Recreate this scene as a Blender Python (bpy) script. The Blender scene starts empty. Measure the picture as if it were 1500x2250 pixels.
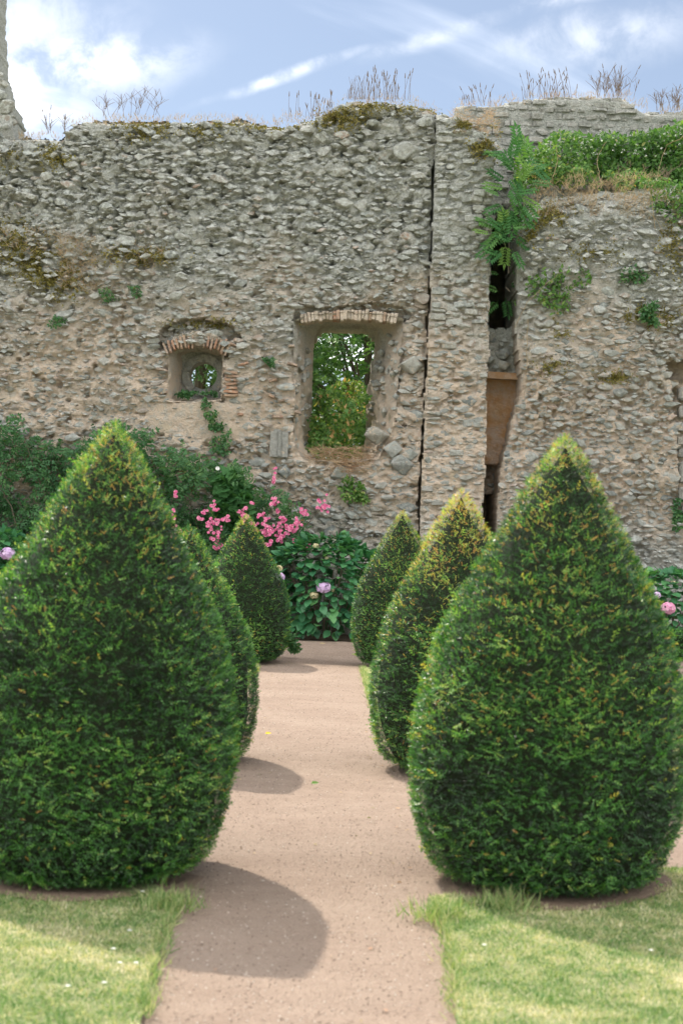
import bpy, bmesh, math, random
import numpy as np
from mathutils import Vector, Matrix
random.seed(7)
RNG = np.random.default_rng(11)
SC = bpy.context.scene
COL = SC.collection
R = math.radians

# ------------------------------------------------------------------ camera
CAM_H = 1.55
FPX = 3125.0                       # focal length in photograph pixels (50 mm on 36 mm height)
PITCH, ROLL = R(1.19), R(1.7)
CAM_ROT = (Matrix.Rotation(R(90) + PITCH, 4, 'X') @ Matrix.Rotation(ROLL, 4, 'Z'))
cam = bpy.data.cameras.new('camera')
cam.sensor_fit = 'VERTICAL'; cam.sensor_height = 36; cam.sensor_width = 24; cam.lens = 50
cam.clip_end = 2000
cam.dof.use_dof = True; cam.dof.focus_distance = 21.0; cam.dof.aperture_fstop = 4.0
camo = bpy.data.objects.new('camera', cam); COL.objects.link(camo)
camo.matrix_world = Matrix.Translation((0, 0, CAM_H)) @ CAM_ROT
SC.camera = camo

def ray(px, py):
    return CAM_ROT.to_3x3() @ Vector(((px - 750) / FPX, (1125 - py) / FPX, -1.0))
def at(px, py, Y):                 # point on the vertical plane y = Y
    d = ray(px, py); t = Y / d.y
    return (d.x * t, Y, CAM_H + d.z * t)
def wp(px, py, Y):
    p = at(px, py, Y); return (p[0], p[2])
def gp(px, py):                    # point on the ground
    d = ray(px, py); t = -CAM_H / d.z
    return (d.x * t, d.y * t)

# ------------------------------------------------------------------ sun, sky, exposure
SUN_EL, SUN_AZ = R(50.5), math.atan2(-0.55, 0.835)
sdir = Vector((math.sin(SUN_AZ) * math.cos(SUN_EL), math.cos(SUN_AZ) * math.cos(SUN_EL), math.sin(SUN_EL)))
sun = bpy.data.lights.new('sun', 'SUN'); sun.energy = 2.2; sun.angle = R(0.6); sun.color = (1.0, 0.93, 0.82)
suno = bpy.data.objects.new('sun', sun); COL.objects.link(suno)
suno.rotation_euler = sdir.to_track_quat('Z', 'Y').to_euler()
suno.location = (-10, 10, 30)
SC.view_settings.view_transform = 'Standard'; SC.view_settings.look = 'None'
SC.view_settings.gamma = 1.0; SC.view_settings.use_curve_mapping = False
SC.view_settings.exposure = 1.48

class NT:
    def __init__(s, nt): s.nt = nt; s.n = nt.nodes; s.l = nt.links
    def node(s, t, **kw):
        nd = s.n.new(t)
        for k, v in kw.items(): setattr(nd, k, v)
        return nd
    def link(s, a, b): s.l.new(a, b)
    def put(s, sock, v):
        if isinstance(v, bpy.types.NodeSocket): s.link(v, sock)
        else: sock.default_value = v
    def math(s, op, a, b=0.0, c=0.0, clamp=False):
        nd = s.node('ShaderNodeMath', operation=op, use_clamp=clamp)
        for i, v in enumerate((a, b, c)): s.put(nd.inputs[i], v)
        return nd.outputs[0]
    def vmath(s, op, a, b=(0, 0, 0)):
        nd = s.node('ShaderNodeVectorMath', operation=op); s.put(nd.inputs[0], a); s.put(nd.inputs[1], b)
        return nd.outputs[0] if op not in ('LENGTH', 'DOT_PRODUCT') else nd.outputs['Value']
    def noise(s, vec, scale, detail=4, rough=0.55, dist=0.0):
        nd = s.node('ShaderNodeTexNoise'); s.put(nd.inputs['Vector'], vec)
        nd.inputs['Scale'].default_value = scale; nd.inputs['Detail'].default_value = detail
        nd.inputs['Roughness'].default_value = rough; nd.inputs['Distortion'].default_value = dist
        return nd.outputs[0]
    def voro(s, vec, scale, feature='F1'):
        nd = s.node('ShaderNodeTexVoronoi', feature=feature); s.put(nd.inputs['Vector'], vec); nd.inputs['Scale'].default_value = scale
        return nd.outputs[0]
    def rng(s, v, a, b, c=0.0, d=1.0, smooth=True):
        nd = s.node('ShaderNodeMapRange', interpolation_type='SMOOTHSTEP' if smooth else 'LINEAR')
        s.put(nd.inputs[0], v)
        for i, x in enumerate((a, b, c, d)): nd.inputs[i + 1].default_value = x
        return nd.outputs[0]
    def mix(s, f, a, b, blend='MIX'):
        nd = s.node('ShaderNodeMix', data_type='RGBA', blend_type=blend)
        s.put(nd.inputs[0], f)
        s.put(nd.inputs[6], a if isinstance(a, bpy.types.NodeSocket) else (*a, 1)); s.put(nd.inputs[7], b if isinstance(b, bpy.types.NodeSocket) else (*b, 1))
        return nd.outputs[2]
    def ramp(s, f, stops, interp='LINEAR'):
        nd = s.node('ShaderNodeValToRGB'); cr = nd.color_ramp; cr.interpolation = interp
        while len(cr.elements) < len(stops): cr.elements.new(0.5)
        for e, (p, c) in zip(cr.elements, stops): e.position = p; e.color = (*c, 1)
        s.put(nd.inputs[0], f); return nd.outputs[0]
    def bump(s, h, strength=0.5, dist=0.02):
        nd = s.node('ShaderNodeBump'); s.put(nd.inputs['Height'], h)
        nd.inputs['Strength'].default_value = strength; nd.inputs['Distance'].default_value = dist
        return nd.outputs[0]

CLOUD_SEED = 3.74
world = bpy.data.worlds.new('World'); SC.world = world; world.use_nodes = True
W = NT(world.node_tree)
for nd in list(W.n): W.n.remove(nd)
sky = W.node('ShaderNodeTexSky', sky_type='NISHITA'); sky.sun_disc = False
sky.sun_elevation = SUN_EL; sky.sun_rotation = SUN_AZ % (2 * math.pi)
sky.air_density = 1.0; sky.dust_density = 0.7; sky.ozone_density = 2.0; sky.altitude = 100
tc = W.node('ShaderNodeTexCoord').outputs['Generated']
sep = W.node('ShaderNodeSeparateXYZ'); W.link(tc, sep.inputs[0])
ay = W.math('MAXIMUM', W.math('ABSOLUTE', sep.outputs[1]), 0.05)
uu = W.math('DIVIDE', sep.outputs[0], ay); vv = W.math('DIVIDE', sep.outputs[2], ay)
comb = W.node('ShaderNodeCombineXYZ'); W.link(uu, comb.inputs[0]); W.link(vv, comb.inputs[1])
uv = comb.outputs[0]
wn = W.noise(uv, 7.0, 7, 0.62, 0.6)
wn2 = W.noise(uv, 26.0, 6, 0.6, 0.3)
def streak(x0, y0, x1, y1, half, gain, soft=1.0, wob=0.03):
    a, b = ray(x0, y0), ray(x1, y1)
    a = (a.x / a.y, a.z / a.y); b = (b.x / b.y, b.z / b.y)
    cx, cy = (a[0] + b[0]) / 2, (a[1] + b[1]) / 2
    ang = math.atan2(b[1] - a[1], b[0] - a[0]); L = math.hypot(b[0] - a[0], b[1] - a[1]) / 2; hw = half / FPX
    du = W.math('SUBTRACT', W.math('ADD', uu, W.math('MULTIPLY', W.math('SUBTRACT', wn2, 0.5), wob)), cx)
    dv = W.math('SUBTRACT', W.math('ADD', vv, W.math('MULTIPLY', W.math('SUBTRACT', wn, 0.5), wob)), cy)
    ca, sa = math.cos(ang), math.sin(ang)
    p = W.math('DIVIDE', W.math('ADD', W.math('MULTIPLY', du, ca), W.math('MULTIPLY', dv, sa)), L)
    q = W.math('DIVIDE', W.math('SUBTRACT', W.math('MULTIPLY', dv, ca), W.math('MULTIPLY', du, sa)), hw)
    d = W.math('SQRT', W.math('ADD', W.math('MULTIPLY', p, p), W.math('MULTIPLY', q, q)))
    m = W.rng(d, 1.25, 1.0 - soft, 0.0, gain)
    return W.math('MULTIPLY', m, W.rng(wn2, 0.33, 0.70, 0.08, 1.0))
parts = [streak(-140, 190, 470, 110, 95, 0.95, 1.0, 0.05), streak(-260, 120, 330, 40, 150, 0.55, 1.0, 0.08), streak(-300, 260, 260, 240, 60, 0.7, 1.0, .06),
         streak(430, 232, 830, 100, 17, 0.6, 1.0, 0.016), streak(780, 134, 1130, 30, 30, 0.38, 1.0, 0.025),
         streak(1130, 24, 1340, -25, 30, 0.5, 1.0, 0.03), streak(1050, 120, 1600, 40, 75, 0.4, 1.0, 0.05)]
cl = parts[0]
for p in parts[1:]: cl = W.math('MAXIMUM', cl, p)
# high haze, and scattered clouds over the whole sky brightened as added fill light
zc_ = W.math('ADD', W.math('MAXIMUM', sep.outputs[2], 0.0), 0.12)
lay = W.node('ShaderNodeCombineXYZ'); W.link(W.math('DIVIDE', sep.outputs[0], zc_), lay.inputs[0]); W.link(W.math('DIVIDE', sep.outputs[1], zc_), lay.inputs[1]); lay.inputs[2].default_value = CLOUD_SEED
fill_clouds = W.rng(W.noise(lay.outputs[0], 0.62, 8, 0.55, 0.5), 0.455, 0.85, 0.0, 1.0)
hazed = W.mix(1.0, W.mix(0.30, sky.outputs[0], (4.8, 5.0, 5.6)), (0.585, 0.59, 0.585), 'MULTIPLY')
skyc = W.mix(cl, W.mix(fill_clouds, hazed, (60.0, 58.0, 54.6)), (7.8, 7.8, 7.9))
bg = W.node('ShaderNodeBackground'); W.link(skyc, bg.inputs[0]); bg.inputs[1].default_value = 0.085
wo = W.node('ShaderNodeOutputWorld'); W.link(bg.outputs[0], wo.inputs[0])

# ------------------------------------------------------------------ materials
def new_mat(name):
    m = bpy.data.materials.new(name); m.use_nodes = True
    t = NT(m.node_tree); b = t.n['Principled BSDF']; b.inputs['Roughness'].default_value = 0.9
    b.inputs['Specular IOR Level'].default_value = 0.25
    return m, t, b
def pos_of(t): return t.node('ShaderNodeNewGeometry').outputs['Position']
def tint_of(t):
    a = t.node('ShaderNodeAttribute', attribute_name='tint').outputs['Fac']
    o = t.node('ShaderNodeObjectInfo').outputs['Random']
    return a, t.math('FRACT', t.math('ADD', a, o))

def zone_grey(t, pos, lo=3.4, hi=7.4):
    """grey lichen crust: more of it high on the wall, in uneven patches"""
    sp = t.node('ShaderNodeSeparateXYZ'); t.link(pos, sp.inputs[0])
    zf = t.rng(sp.outputs[2], lo, hi, 0.0, 1.0, False)
    n = t.noise(pos, 0.9, 5, 0.6)
    base = t.rng(sp.outputs[2], 2.6, 1.2, 0.0, 0.45, False)
    return t.rng(t.math('ADD', t.math('ADD', t.math('MULTIPLY', zf, 0.62), base), n), 0.50, 1.05)

def make_stone(name, ramp, lichen=(0.56, 0.585, 0.545), warm=0.0):
    m, t, b = new_mat(name); pos = pos_of(t); a, rnd = tint_of(t)
    base = t.ramp(rnd, ramp)
    n2 = t.noise(pos, 45, 6, 0.7); n1 = t.noise(pos, 6, 5, 0.6)
    c = t.mix(t.rng(n2, 0.35, 0.7, 0.0, 0.55), base, (0.17, 0.18, 0.165))
    c = t.mix(t.rng(n1, 0.4, 0.75, 0.0, 0.4), c, (0.40, 0.395, 0.36))
    g = zone_grey(t, pos)
    lic = t.math('MULTIPLY', t.rng(t.noise(pos, 16, 6, 0.72), 0.42, 0.60), t.math('ADD', t.math('MULTIPLY', g, 0.6), 0.3))
    c = t.mix(lic, c, lichen)
    ms = t.math('MULTIPLY', t.rng(t.noise(pos, 2.6, 6, 0.65), 0.60, 0.75), 0.65)
    c = t.mix(ms, c, (0.15, 0.15, 0.055))
    # pale mortar smeared over part of the stones
    sm = t.math('MULTIPLY', t.rng(t.noise(pos, 11, 5, 0.65), 0.55, 0.66), t.rng(g, 0.0, 0.8, 0.75, 0.1))
    c = t.mix(sm, c, (0.62, 0.50, 0.37))
    t.link(c, b.inputs['Base Color'])
    h = t.math('ADD', t.math('MULTIPLY', n2, 0.6), t.noise(pos, 14, 6, 0.7))
    t.link(t.bump(h, 1.0, 0.05), b.inputs['Normal'])
    return m
M = {}
M['stone'] = make_stone('rubble_stone', [(0, (0.295, 0.319, 0.289)), (.16, (0.425, 0.431, 0.395)), (.32, (0.201, 0.224, 0.218)), (.44, (0.472, 0.466, 0.419)), (.55, (0.354, 0.325, 0.266)),
                         (.66, (0.271, 0.289, 0.260)), (.78, (0.500, 0.484, 0.431)), (.92, (0.389, 0.389, 0.354)), (.955, (0.496, 0.342, 0.260)), (1, (0.319, 0.336, 0.313))])
M['block'] = make_stone('pale_block', [(0, (.30, .30, .275)), (.3, (.38, .365, .33)), (.6, (.27, .275, .25)), (1, (.42, .39, .33))], (.5, .5, .46))
M['palebrick'] = make_stone('limed_brick', [(0, (.60, .48, .36)), (.5, (.66, .54, .42)), (.85, (.60, .44, .32)), (1, (.62, .50, .38))], (.6, .53, .43))
M['brick'] = make_stone('old_brick', [(0, (.52, .23, .12)), (.35, (.46, .29, .19)), (.6, (.55, .36, .24)), (.8, (.40, .20, .12)), (1, (.42, .33, .26))], (.5, .4, .3))

def make_mortar(name, warmc=(0.68, 0.555, 0.425), grey_amt=1.0, lo=3.4, hi=7.4):
    m, t, b = new_mat(name); pos = pos_of(t)
    n2 = t.noise(pos, 38, 7, 0.75); n1 = t.noise(pos, 4, 5, 0.6)
    warm = t.mix(t.rng(n1, 0.3, 0.75), warmc, (0.72, 0.575, 0.455))
    warm = t.mix(t.rng(t.noise(pos, 1.7, 4, 0.6), 0.55, 0.75, 0, .6), warm, (0.62, 0.525, 0.37))
    grey = t.mix(t.rng(n2, 0.35, 0.65), (0.31, 0.325, 0.29), (0.62, 0.625, 0.575))
    g = t.math('MULTIPLY', zone_grey(t, pos, lo, hi), grey_amt)
    gn = t.math('MULTIPLY', t.rng(t.noise(pos, 8, 6, 0.7), 0.46, 0.6), 0.55 * grey_amt)
    c = t.mix(t.math('MAXIMUM', g, gn), warm, grey)
    c = t.mix(t.rng(n2, 0.55, 0.8, 0, 0.5), c, (0.20, 0.175, 0.135))
    ms = t.math('MULTIPLY', t.rng(t.noise(pos, 2.1, 6, 0.65), 0.60, 0.75), 0.7 * grey_amt)
    c = t.mix(ms, c, (0.17, 0.155, 0.06))
    t.link(c, b.inputs['Base Color'])
    h = t.math('ADD', t.math('MULTIPLY', n2, 0.7), t.noise(pos, 12, 7, 0.72))
    t.link(t.bump(h, 1.0, 0.08), b.inputs['Normal'])
    return m
M['mortar'] = make_mortar('mortar')
M['plaster'] = make_mortar('lime_plaster', (0.72, 0.55, 0.41), 0.25)
M['mortar_grey'] = make_mortar('grey_mortar', (0.45, 0.42, 0.35), 1.0, 1.0, 6.0)
M['ochre'] = make_mortar('ochre_plaster', (0.62, 0.34, 0.15), 0.08)
M['earthmortar'] = make_mortar('brown_rubble', (0.30, 0.21, 0.12), 0.3)

def make_leaf(name, ramp, trans=0.35, rough=0.5, spec=0.3, vary=True, tt=(1.5, 1.6, 0.7)):
    m, t, b = new_mat(name); a, rnd = tint_of(t)
    f = rnd if vary else a
    c = t.ramp(f, ramp)
    t.link(c, b.inputs['Base Color']); b.inputs['Roughness'].default_value = rough; b.inputs['Specular IOR Level'].default_value = spec
    if trans > 0:
        tr = t.node('ShaderNodeBsdfTranslucent')
        t.link(t.mix(1.0, c, tt, 'MULTIPLY'), tr.inputs[0])
        mx = t.node('ShaderNodeMixShader'); mx.inputs[0].default_value = trans
        t.link(b.outputs[0], mx.inputs[1]); t.link(tr.outputs[0], mx.inputs[2])
        t.link(mx.outputs[0], t.n['Material Output'].inputs[0])
    return m
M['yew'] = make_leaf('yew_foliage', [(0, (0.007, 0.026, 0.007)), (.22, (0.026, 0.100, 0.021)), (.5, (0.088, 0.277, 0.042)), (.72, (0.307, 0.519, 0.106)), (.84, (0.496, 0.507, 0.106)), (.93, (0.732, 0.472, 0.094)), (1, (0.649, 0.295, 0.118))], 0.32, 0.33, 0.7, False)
M['yewcore'] = new_mat('yew_shade')[0]; M['yewcore'].node_tree.nodes['Principled BSDF'].inputs['Base Color'].default_value = (.016, .022, .010, 1)  # near-black colour standing in for the shade inside the foliage
M['hydleaf'] = make_leaf('hydrangea_leaf', [(0, (.035, .135, .062)), (.4, (.052, .185, .078)), (.75, (.078, .235, .095)), (1, (.12, .29, .10))], 0.22, 0.42, 0.4)
M['roseleaf'] = make_leaf('rose_leaf', [(0, (.035, .11, .045)), (.5, (.065, .17, .06)), (.85, (.12, .23, .075)), (.95, (.20, .25, .09)), (1, (.24, .15, .07))], 0.3, 0.5, 0.35, False)
M['bramble'] = make_leaf('bramble_leaf', [(0, (0.057, 0.138, 0.034)), (.45, (0.103, 0.218, 0.052)), (.75, (0.196, 0.299, 0.081)), (.92, (0.380, 0.380, 0.138)), (1, (0.460, 0.299, 0.138))], 0.35, 0.5, 0.3, False)
M['ash'] = make_leaf('ash_leaf', [(0, (.05, .145, .05)), (.5, (.08, .20, .065)), (1, (.17, .29, .075))], 0.3, 0.6, 0.12)
M['tree'] = make_leaf('tree_leaf', [(0, (.05, .12, .045)), (.5, (.095, .195, .07)), (1, (.17, .28, .11))], 0.4, 0.5, 0.35, False)
M['grass'] = make_leaf('lawn_grass', [(0, (.07, .17, .045)), (.25, (.18, .29, .10)), (.5, (.37, .40, .19)), (.75, (.55, .50, .33)), (1, (.72, .64, .50))], 0.3, 0.6, 0.2, False)
M['straw'] = make_leaf('dry_grass', [(0, (.20, .20, .09)), (.35, (.38, .31, .19)), (.75, (.50, .37, .24)), (1, (.44, .27, .18))], 0.3, 0.7, 0.15, False, (1, .98, .92))
M['stalk'] = make_leaf('dry_stalk', [(0, (.16, .12, .09)), (1, (.27, .2, .15))], 0.0, 0.8, 0.1, False)
M['moss'] = make_leaf('moss', [(0, (.13, .135, .04)), (.5, (.23, .205, .06)), (1, (.34, .28, .10))], 0.1, 0.9, 0.1, False, (1, .98, .92))
M['pinkrose'] = make_leaf('pink_petal', [(0, (.60, .06, .22)), (.5, (.80, .22, .41)), (1, (.92, .50, .62))], 0.25, 0.6, 0.2, False, (1, .98, .92))
M['lilac'] = make_leaf('lilac_floret', [(0, (.60, .40, .68)), (1, (.80, .62, .84))], 0.25, 0.6, 0.2, False, (1, .98, .92))
M['hotpink'] = make_leaf('pink_floret', [(0, (.78, .32, .52)), (1, (.90, .52, .68))], 0.25, 0.6, 0.2, False, (1, .98, .92))
M['cream'] = make_leaf('cream_floret', [(0, (.55, .5, .28)), (1, (.72, .66, .42))], 0.25, 0.6, 0.2, False, (1, .98, .92))
M['white'] = make_leaf('white_petal', [(0, (.75, .75, .7)), (1, (.8, .8, .78))], 0.2, 0.6, 0.2, False, (1, .98, .92))
M['yellowleaf'] = make_leaf('yellow_leaf', [(0, (.75, .5, .04)), (1, (.8, .55, .06))], 0.2, 0.6, 0.2, False, (1, .98, .92))
m, t, b = new_mat('bark'); p_ = pos_of(t)
t.link(t.ramp(t.noise(p_, 18, 6, .7), [(0, (.05, .04, .03)), (1, (.2, .165, .12))]), b.inputs['Base Color']); M['bark'] = m

def make_gravel(name, c0, c1, c2):
    m, t, b = new_mat(name); pos = pos_of(t)
    n1 = t.noise(pos, 1.3, 6, 0.6); n2 = t.noise(pos, 55, 5, 0.7); v = t.voro(pos, 95)
    c = t.mix(t.rng(n1, 0.35, 0.7), c0, c1)
    mp_ = t.node('ShaderNodeMapping'); t.link(pos, mp_.inputs[0]); mp_.inputs['Scale'].default_value = (.55, 2.2, 1)
    c = t.mix(t.rng(t.noise(mp_.outputs[0], 2.4, 6, .65), .42, .72, 0, .35), c, tuple(min(1, q * 1.22) for q in c1))
    c = t.mix(t.rng(t.noise(pos, 22, 5, .7), .52, .7, 0, .45), c, c2)
    c = t.mix(t.rng(n2, 0.52, 0.72, 0, 0.55), c, c2)
    c = t.mix(t.rng(t.noise(pos, 160, 3, .6), 0.60, 0.72, 0, .5), c, (0.62, 0.53, 0.45))
    c = t.mix(t.rng(t.noise(pos, 120, 3, .6), 0.62, 0.72, 0, .6), c, (0.16, 0.11, 0.085))
    t.link(c, b.inputs['Base Color'])
    h = t.math('ADD', t.math('ADD', t.math('MULTIPLY', v, -0.5), n2), t.math('MULTIPLY', t.noise(pos, 9, 4, .6), 1.2))
    t.link(t.bump(h, 0.8, 0.02), b.inputs['Normal']); b.inputs['Roughness'].default_value = 0.95
    return m
M['gravel'] = make_gravel('path_gravel', (.29, .215, .165), (.335, .255, .198), (.215, .15, .11))
M['soil'] = make_gravel('bed_soil', (.15, .105, .075), (.20, .145, .105), (.07, .05, .035))
M['soil2'] = make_gravel('bare_earth', (.22, .155, .11), (.28, .20, .145), (.13, .09, .065))
M['groundmat'] = make_gravel('ground_earth', (.17, .17, .075), (.22, .20, .10), (.10, .10, .05))
m, t, b = new_mat('lawn_turf'); p_ = pos_of(t)
cc = t.mix(t.rng(t.noise(p_, 3.5, 6, .65), .35, .7), (.20, .26, .10), (.40, .38, .22))
t.link(t.mix(t.rng(t.noise(p_, 70, 5, .7), .45, .7, 0, .6), cc, (.2, .24, .09)), b.inputs['Base Color'])
t.link(t.bump(t.noise(p_, 60, 6, .7), .8, .03), b.inputs['Normal']); M['turf'] = m

# ------------------------------------------------------------------ helpers
def vnoise(p, seed=0):
    """smooth value noise on (N,d) points, d = 2 or 3, range about -1..1"""
    p = np.asarray(p, float)
    if p.shape[1] == 2: p = np.c_[p, np.zeros(len(p))]
    i = np.floor(p).astype(np.int64); f = p - i; f = f * f * (3 - 2 * f)
    def h(a):
        n = (a[:, 0] * 374761393 + a[:, 1] * 668265263 + a[:, 2] * 1274126177 + seed * 974711) & 0x7fffffff
        n = ((n ^ (n >> 13)) * 1103515245) & 0x7fffffff
        n = (n ^ (n >> 16)) & 0xffff
        return n / 32767.5 - 1
    out = 0
    for dx in (0, 1):
        for dy in (0, 1):
            for dz in (0, 1):
                w = (f[:, 0] if dx else 1 - f[:, 0]) * (f[:, 1] if dy else 1 - f[:, 1]) * (f[:, 2] if dz else 1 - f[:, 2])
                out = out + w * h(i + np.array([dx, dy, dz]))
    return out
def fbm(p, octs=4, seed=0, gain=0.5):
    p = np.asarray(p, float); s = 0; a = 1
    for o in range(octs): s = s + a * vnoise(p * 2 ** o + 17.3 * o, seed + o); a *= gain
    return s
def norm(v): return v / np.maximum(np.linalg.norm(v, axis=-1, keepdims=True), 1e-9)
def frames(axis, nh):
    y = norm(axis); z = norm(nh - (nh * y).sum(-1, keepdims=True) * y); x = np.cross(y, z)
    return np.stack([x, y, z], -1)
def runit(n): return norm(RNG.normal(size=(n, 3)))
def inpoly(x, z, poly):
    x = np.asarray(x, float); z = np.asarray(z, float); c = np.zeros(x.shape, bool); n = len(poly); j = n - 1
    for i in range(n):
        xi, zi = poly[i]; xj, zj = poly[j]
        if zi != zj:
            c ^= ((zi > z) != (zj > z)) & (x < (xj - xi) * (z - zi) / (zj - zi) + xi)
        j = i
    return c
def mesh_np(name, V, F, mat, tint=None, smooth=False):
    me = bpy.data.meshes.new(name); V = np.ascontiguousarray(V, np.float32); F = np.ascontiguousarray(F, np.int32)
    k = F.shape[1]; n = len(F)
    me.vertices.add(len(V)); me.vertices.foreach_set('co', V.ravel())
    me.loops.add(n * k); me.loops.foreach_set('vertex_index', F.ravel())
    me.polygons.add(n); me.polygons.foreach_set('loop_start', np.arange(0, n * k, k, dtype=np.int32))
    me.polygons.foreach_set('use_smooth', np.full(n, smooth, bool))
    if tint is not None:
        at_ = me.attributes.new('tint', 'FLOAT', 'POINT'); at_.data.foreach_set('value', np.ascontiguousarray(tint, np.float32))
    me.update(calc_edges=True); me.validate()
    if mat: me.materials.append(mat)
    return me
def link(name, me, parent=None, loc=None, world=True):
    """part meshes are given in world coordinates; the parent's place is taken off"""
    o = bpy.data.objects.new(name, me); COL.objects.link(o)
    if loc is not None: o.location = loc
    if parent is not None:
        o.parent = parent
        q = parent; off = Vector(parent.location)
        while q.parent is not None: q = q.parent; off += Vector(q.location)
        o.location = Vector(o.location) - off
    return o
def tag(o, label, cat, group=None):
    o['label'] = label; o['category'] = cat
    if group: o['group'] = group
    return o
def thing(name, label, cat, loc, group=None):
    o = bpy.data.objects.new(name, None); COL.objects.link(o); o.location = loc; o.empty_display_size = 0.2
    return tag(o, label, cat, group)
def stuff(o): o['kind'] = 'stuff'; return o
def structure(o): o['kind'] = 'structure'; return o

class Acc:
    def __init__(s): s.V = []; s.F = []; s.T = []; s.n = 0
    def inst(s, tv, tf, P, Rm, S, tint):
        N = len(P)
        if N == 0: return s
        S = np.asarray(S, float)
        if S.ndim == 1: S = np.repeat(S[:, None], 3, 1)
        v = np.einsum('nij,nkj->nki', Rm, tv[None] * S[:, None, :]) + np.asarray(P)[:, None, :]
        k = len(tv); f = tf[None] + (np.arange(N) * k)[:, None, None] + s.n
        s.V.append(v.reshape(-1, 3)); s.F.append(f.reshape(-1, 3)); s.T.append(np.repeat(tint, k)); s.n += N * k
        return s
    def raw(s, v, f, t):
        s.V.append(np.asarray(v, float)); s.F.append(np.asarray(f) + s.n); s.T.append(np.full(len(v), t, float)); s.n += len(v)
    def tube(s, pts, r0, r1, t=0.5, sides=5):
        pts = np.asarray(pts, float); n = len(pts); d = np.gradient(pts, axis=0); d = norm(d)
        up = np.where(np.abs(d[:, 2:3]) > 0.9, np.array([[1., 0, 0]]), np.array([[0, 0, 1.]]))
        x = norm(np.cross(d, up)); y = np.cross(d, x); r = np.linspace(r0, r1, n)[:, None]
        v = np.concatenate([pts + r * (math.cos(2 * math.pi * k / sides) * x + math.sin(2 * math.pi * k / sides) * y) for k in range(sides)])
        f = []
        for k in range(sides):
            k2 = (k + 1) % sides
            for i in range(n - 1):
                a, b_, c, d_ = k * n + i, k * n + i + 1, k2 * n + i + 1, k2 * n + i
                f += [(a, b_, c), (a, c, d_)]
        s.raw(v, f, t)
    def build(s, name, mat, parent=None, smooth=False):
        return link(name, mesh_np(name, np.concatenate(s.V), np.concatenate(s.F), mat, np.concatenate(s.T), smooth), parent)

# leaf templates: along +Y from the stalk, flat in XY, normal +Z
def T(v, f): return np.array(v, float), np.array(f, int)
T_BLADE = T([(-.5, 0, 0), (.5, 0, 0), (.25, .6, .06), (-.25, .6, .06), (0, 1, .2)], [(0, 1, 2), (0, 2, 3), (3, 2, 4)])
T_TRI = T([(-.5, 0, 0), (.5, 0, 0), (0, 1, .08)], [(0, 1, 2)])
T_LEAF = T([(0, 0, 0), (-.28, .32, .06), (.28, .32, .06), (0, .4, -.02), (-.2, .7, .03), (.2, .7, .03), (0, 1, -.08)],
           [(0, 3, 1), (0, 2, 3), (1, 3, 4), (3, 2, 5), (3, 6, 4), (3, 5, 6)])
def sprig(n=7, wid=.11, ln=.42):
    v, f = [], []
    for i in range(n):
        y = .08 + .8 * i / (n - 1)
        for sx in (-1, 1):
            L = ln * (1 - .45 * (i / (n - 1)) ** 2); k = len(v)
            v += [(0, y - wid / 2, 0), (0, y + wid / 2, 0.0), (sx * L * .55, y + L * .75, .10 + .09 * ((i * 7) % 3 - 1))]
            f.append((k, k + 1, k + 2) if sx < 0 else (k + 1, k, k + 2))
    k = len(v); v += [(-.05, .8, .03), (.05, .8, .03), (0, 1.18, .1)]; f.append((k, k + 1, k + 2))
    return T(v, f)
T_YEW = sprig(3, .2, .46)
T_YEW_FAR = sprig(3, .22, .46)
def compound(pairs, ln=.34, wd=.16, start=.2):
    v, f = [], []
    def leaflet(base, d, L, w):
        d = np.array(d, float); d /= np.linalg.norm(d); sx = np.array([d[1], -d[0], 0]); k = len(v)
        b_ = np.array(base, float)
        v.extend([b_, b_ + d * L * .45 + sx * w * .5 + (0, 0, .03), b_ + d * L * .45 - sx * w * .5 + (0, 0, .03), b_ + d * L - (0, 0, .05 * L)])
        f.extend([(k, k + 1, k + 3), (k, k + 3, k + 2)])
    for i in range(pairs):
        y = start + (.72 - start) * i / max(1, pairs - 1)
        for sx in (-1, 1): leaflet((0, y, 0), (sx, .55, 0), ln, wd)
    leaflet((0, .74, 0), (0, 1, 0), ln, wd)
    k = len(v); v.extend([np.array((-.012, 0, -.01)), np.array((.012, 0, -.01)), np.array((0, .78, -.01))]); f.append((k, k + 1, k + 2))
    return T(v, f)
T_ROSE = compound(2, .36, .22, .34)
T_ASH = compound(6, .32, .12, .15)

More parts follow.
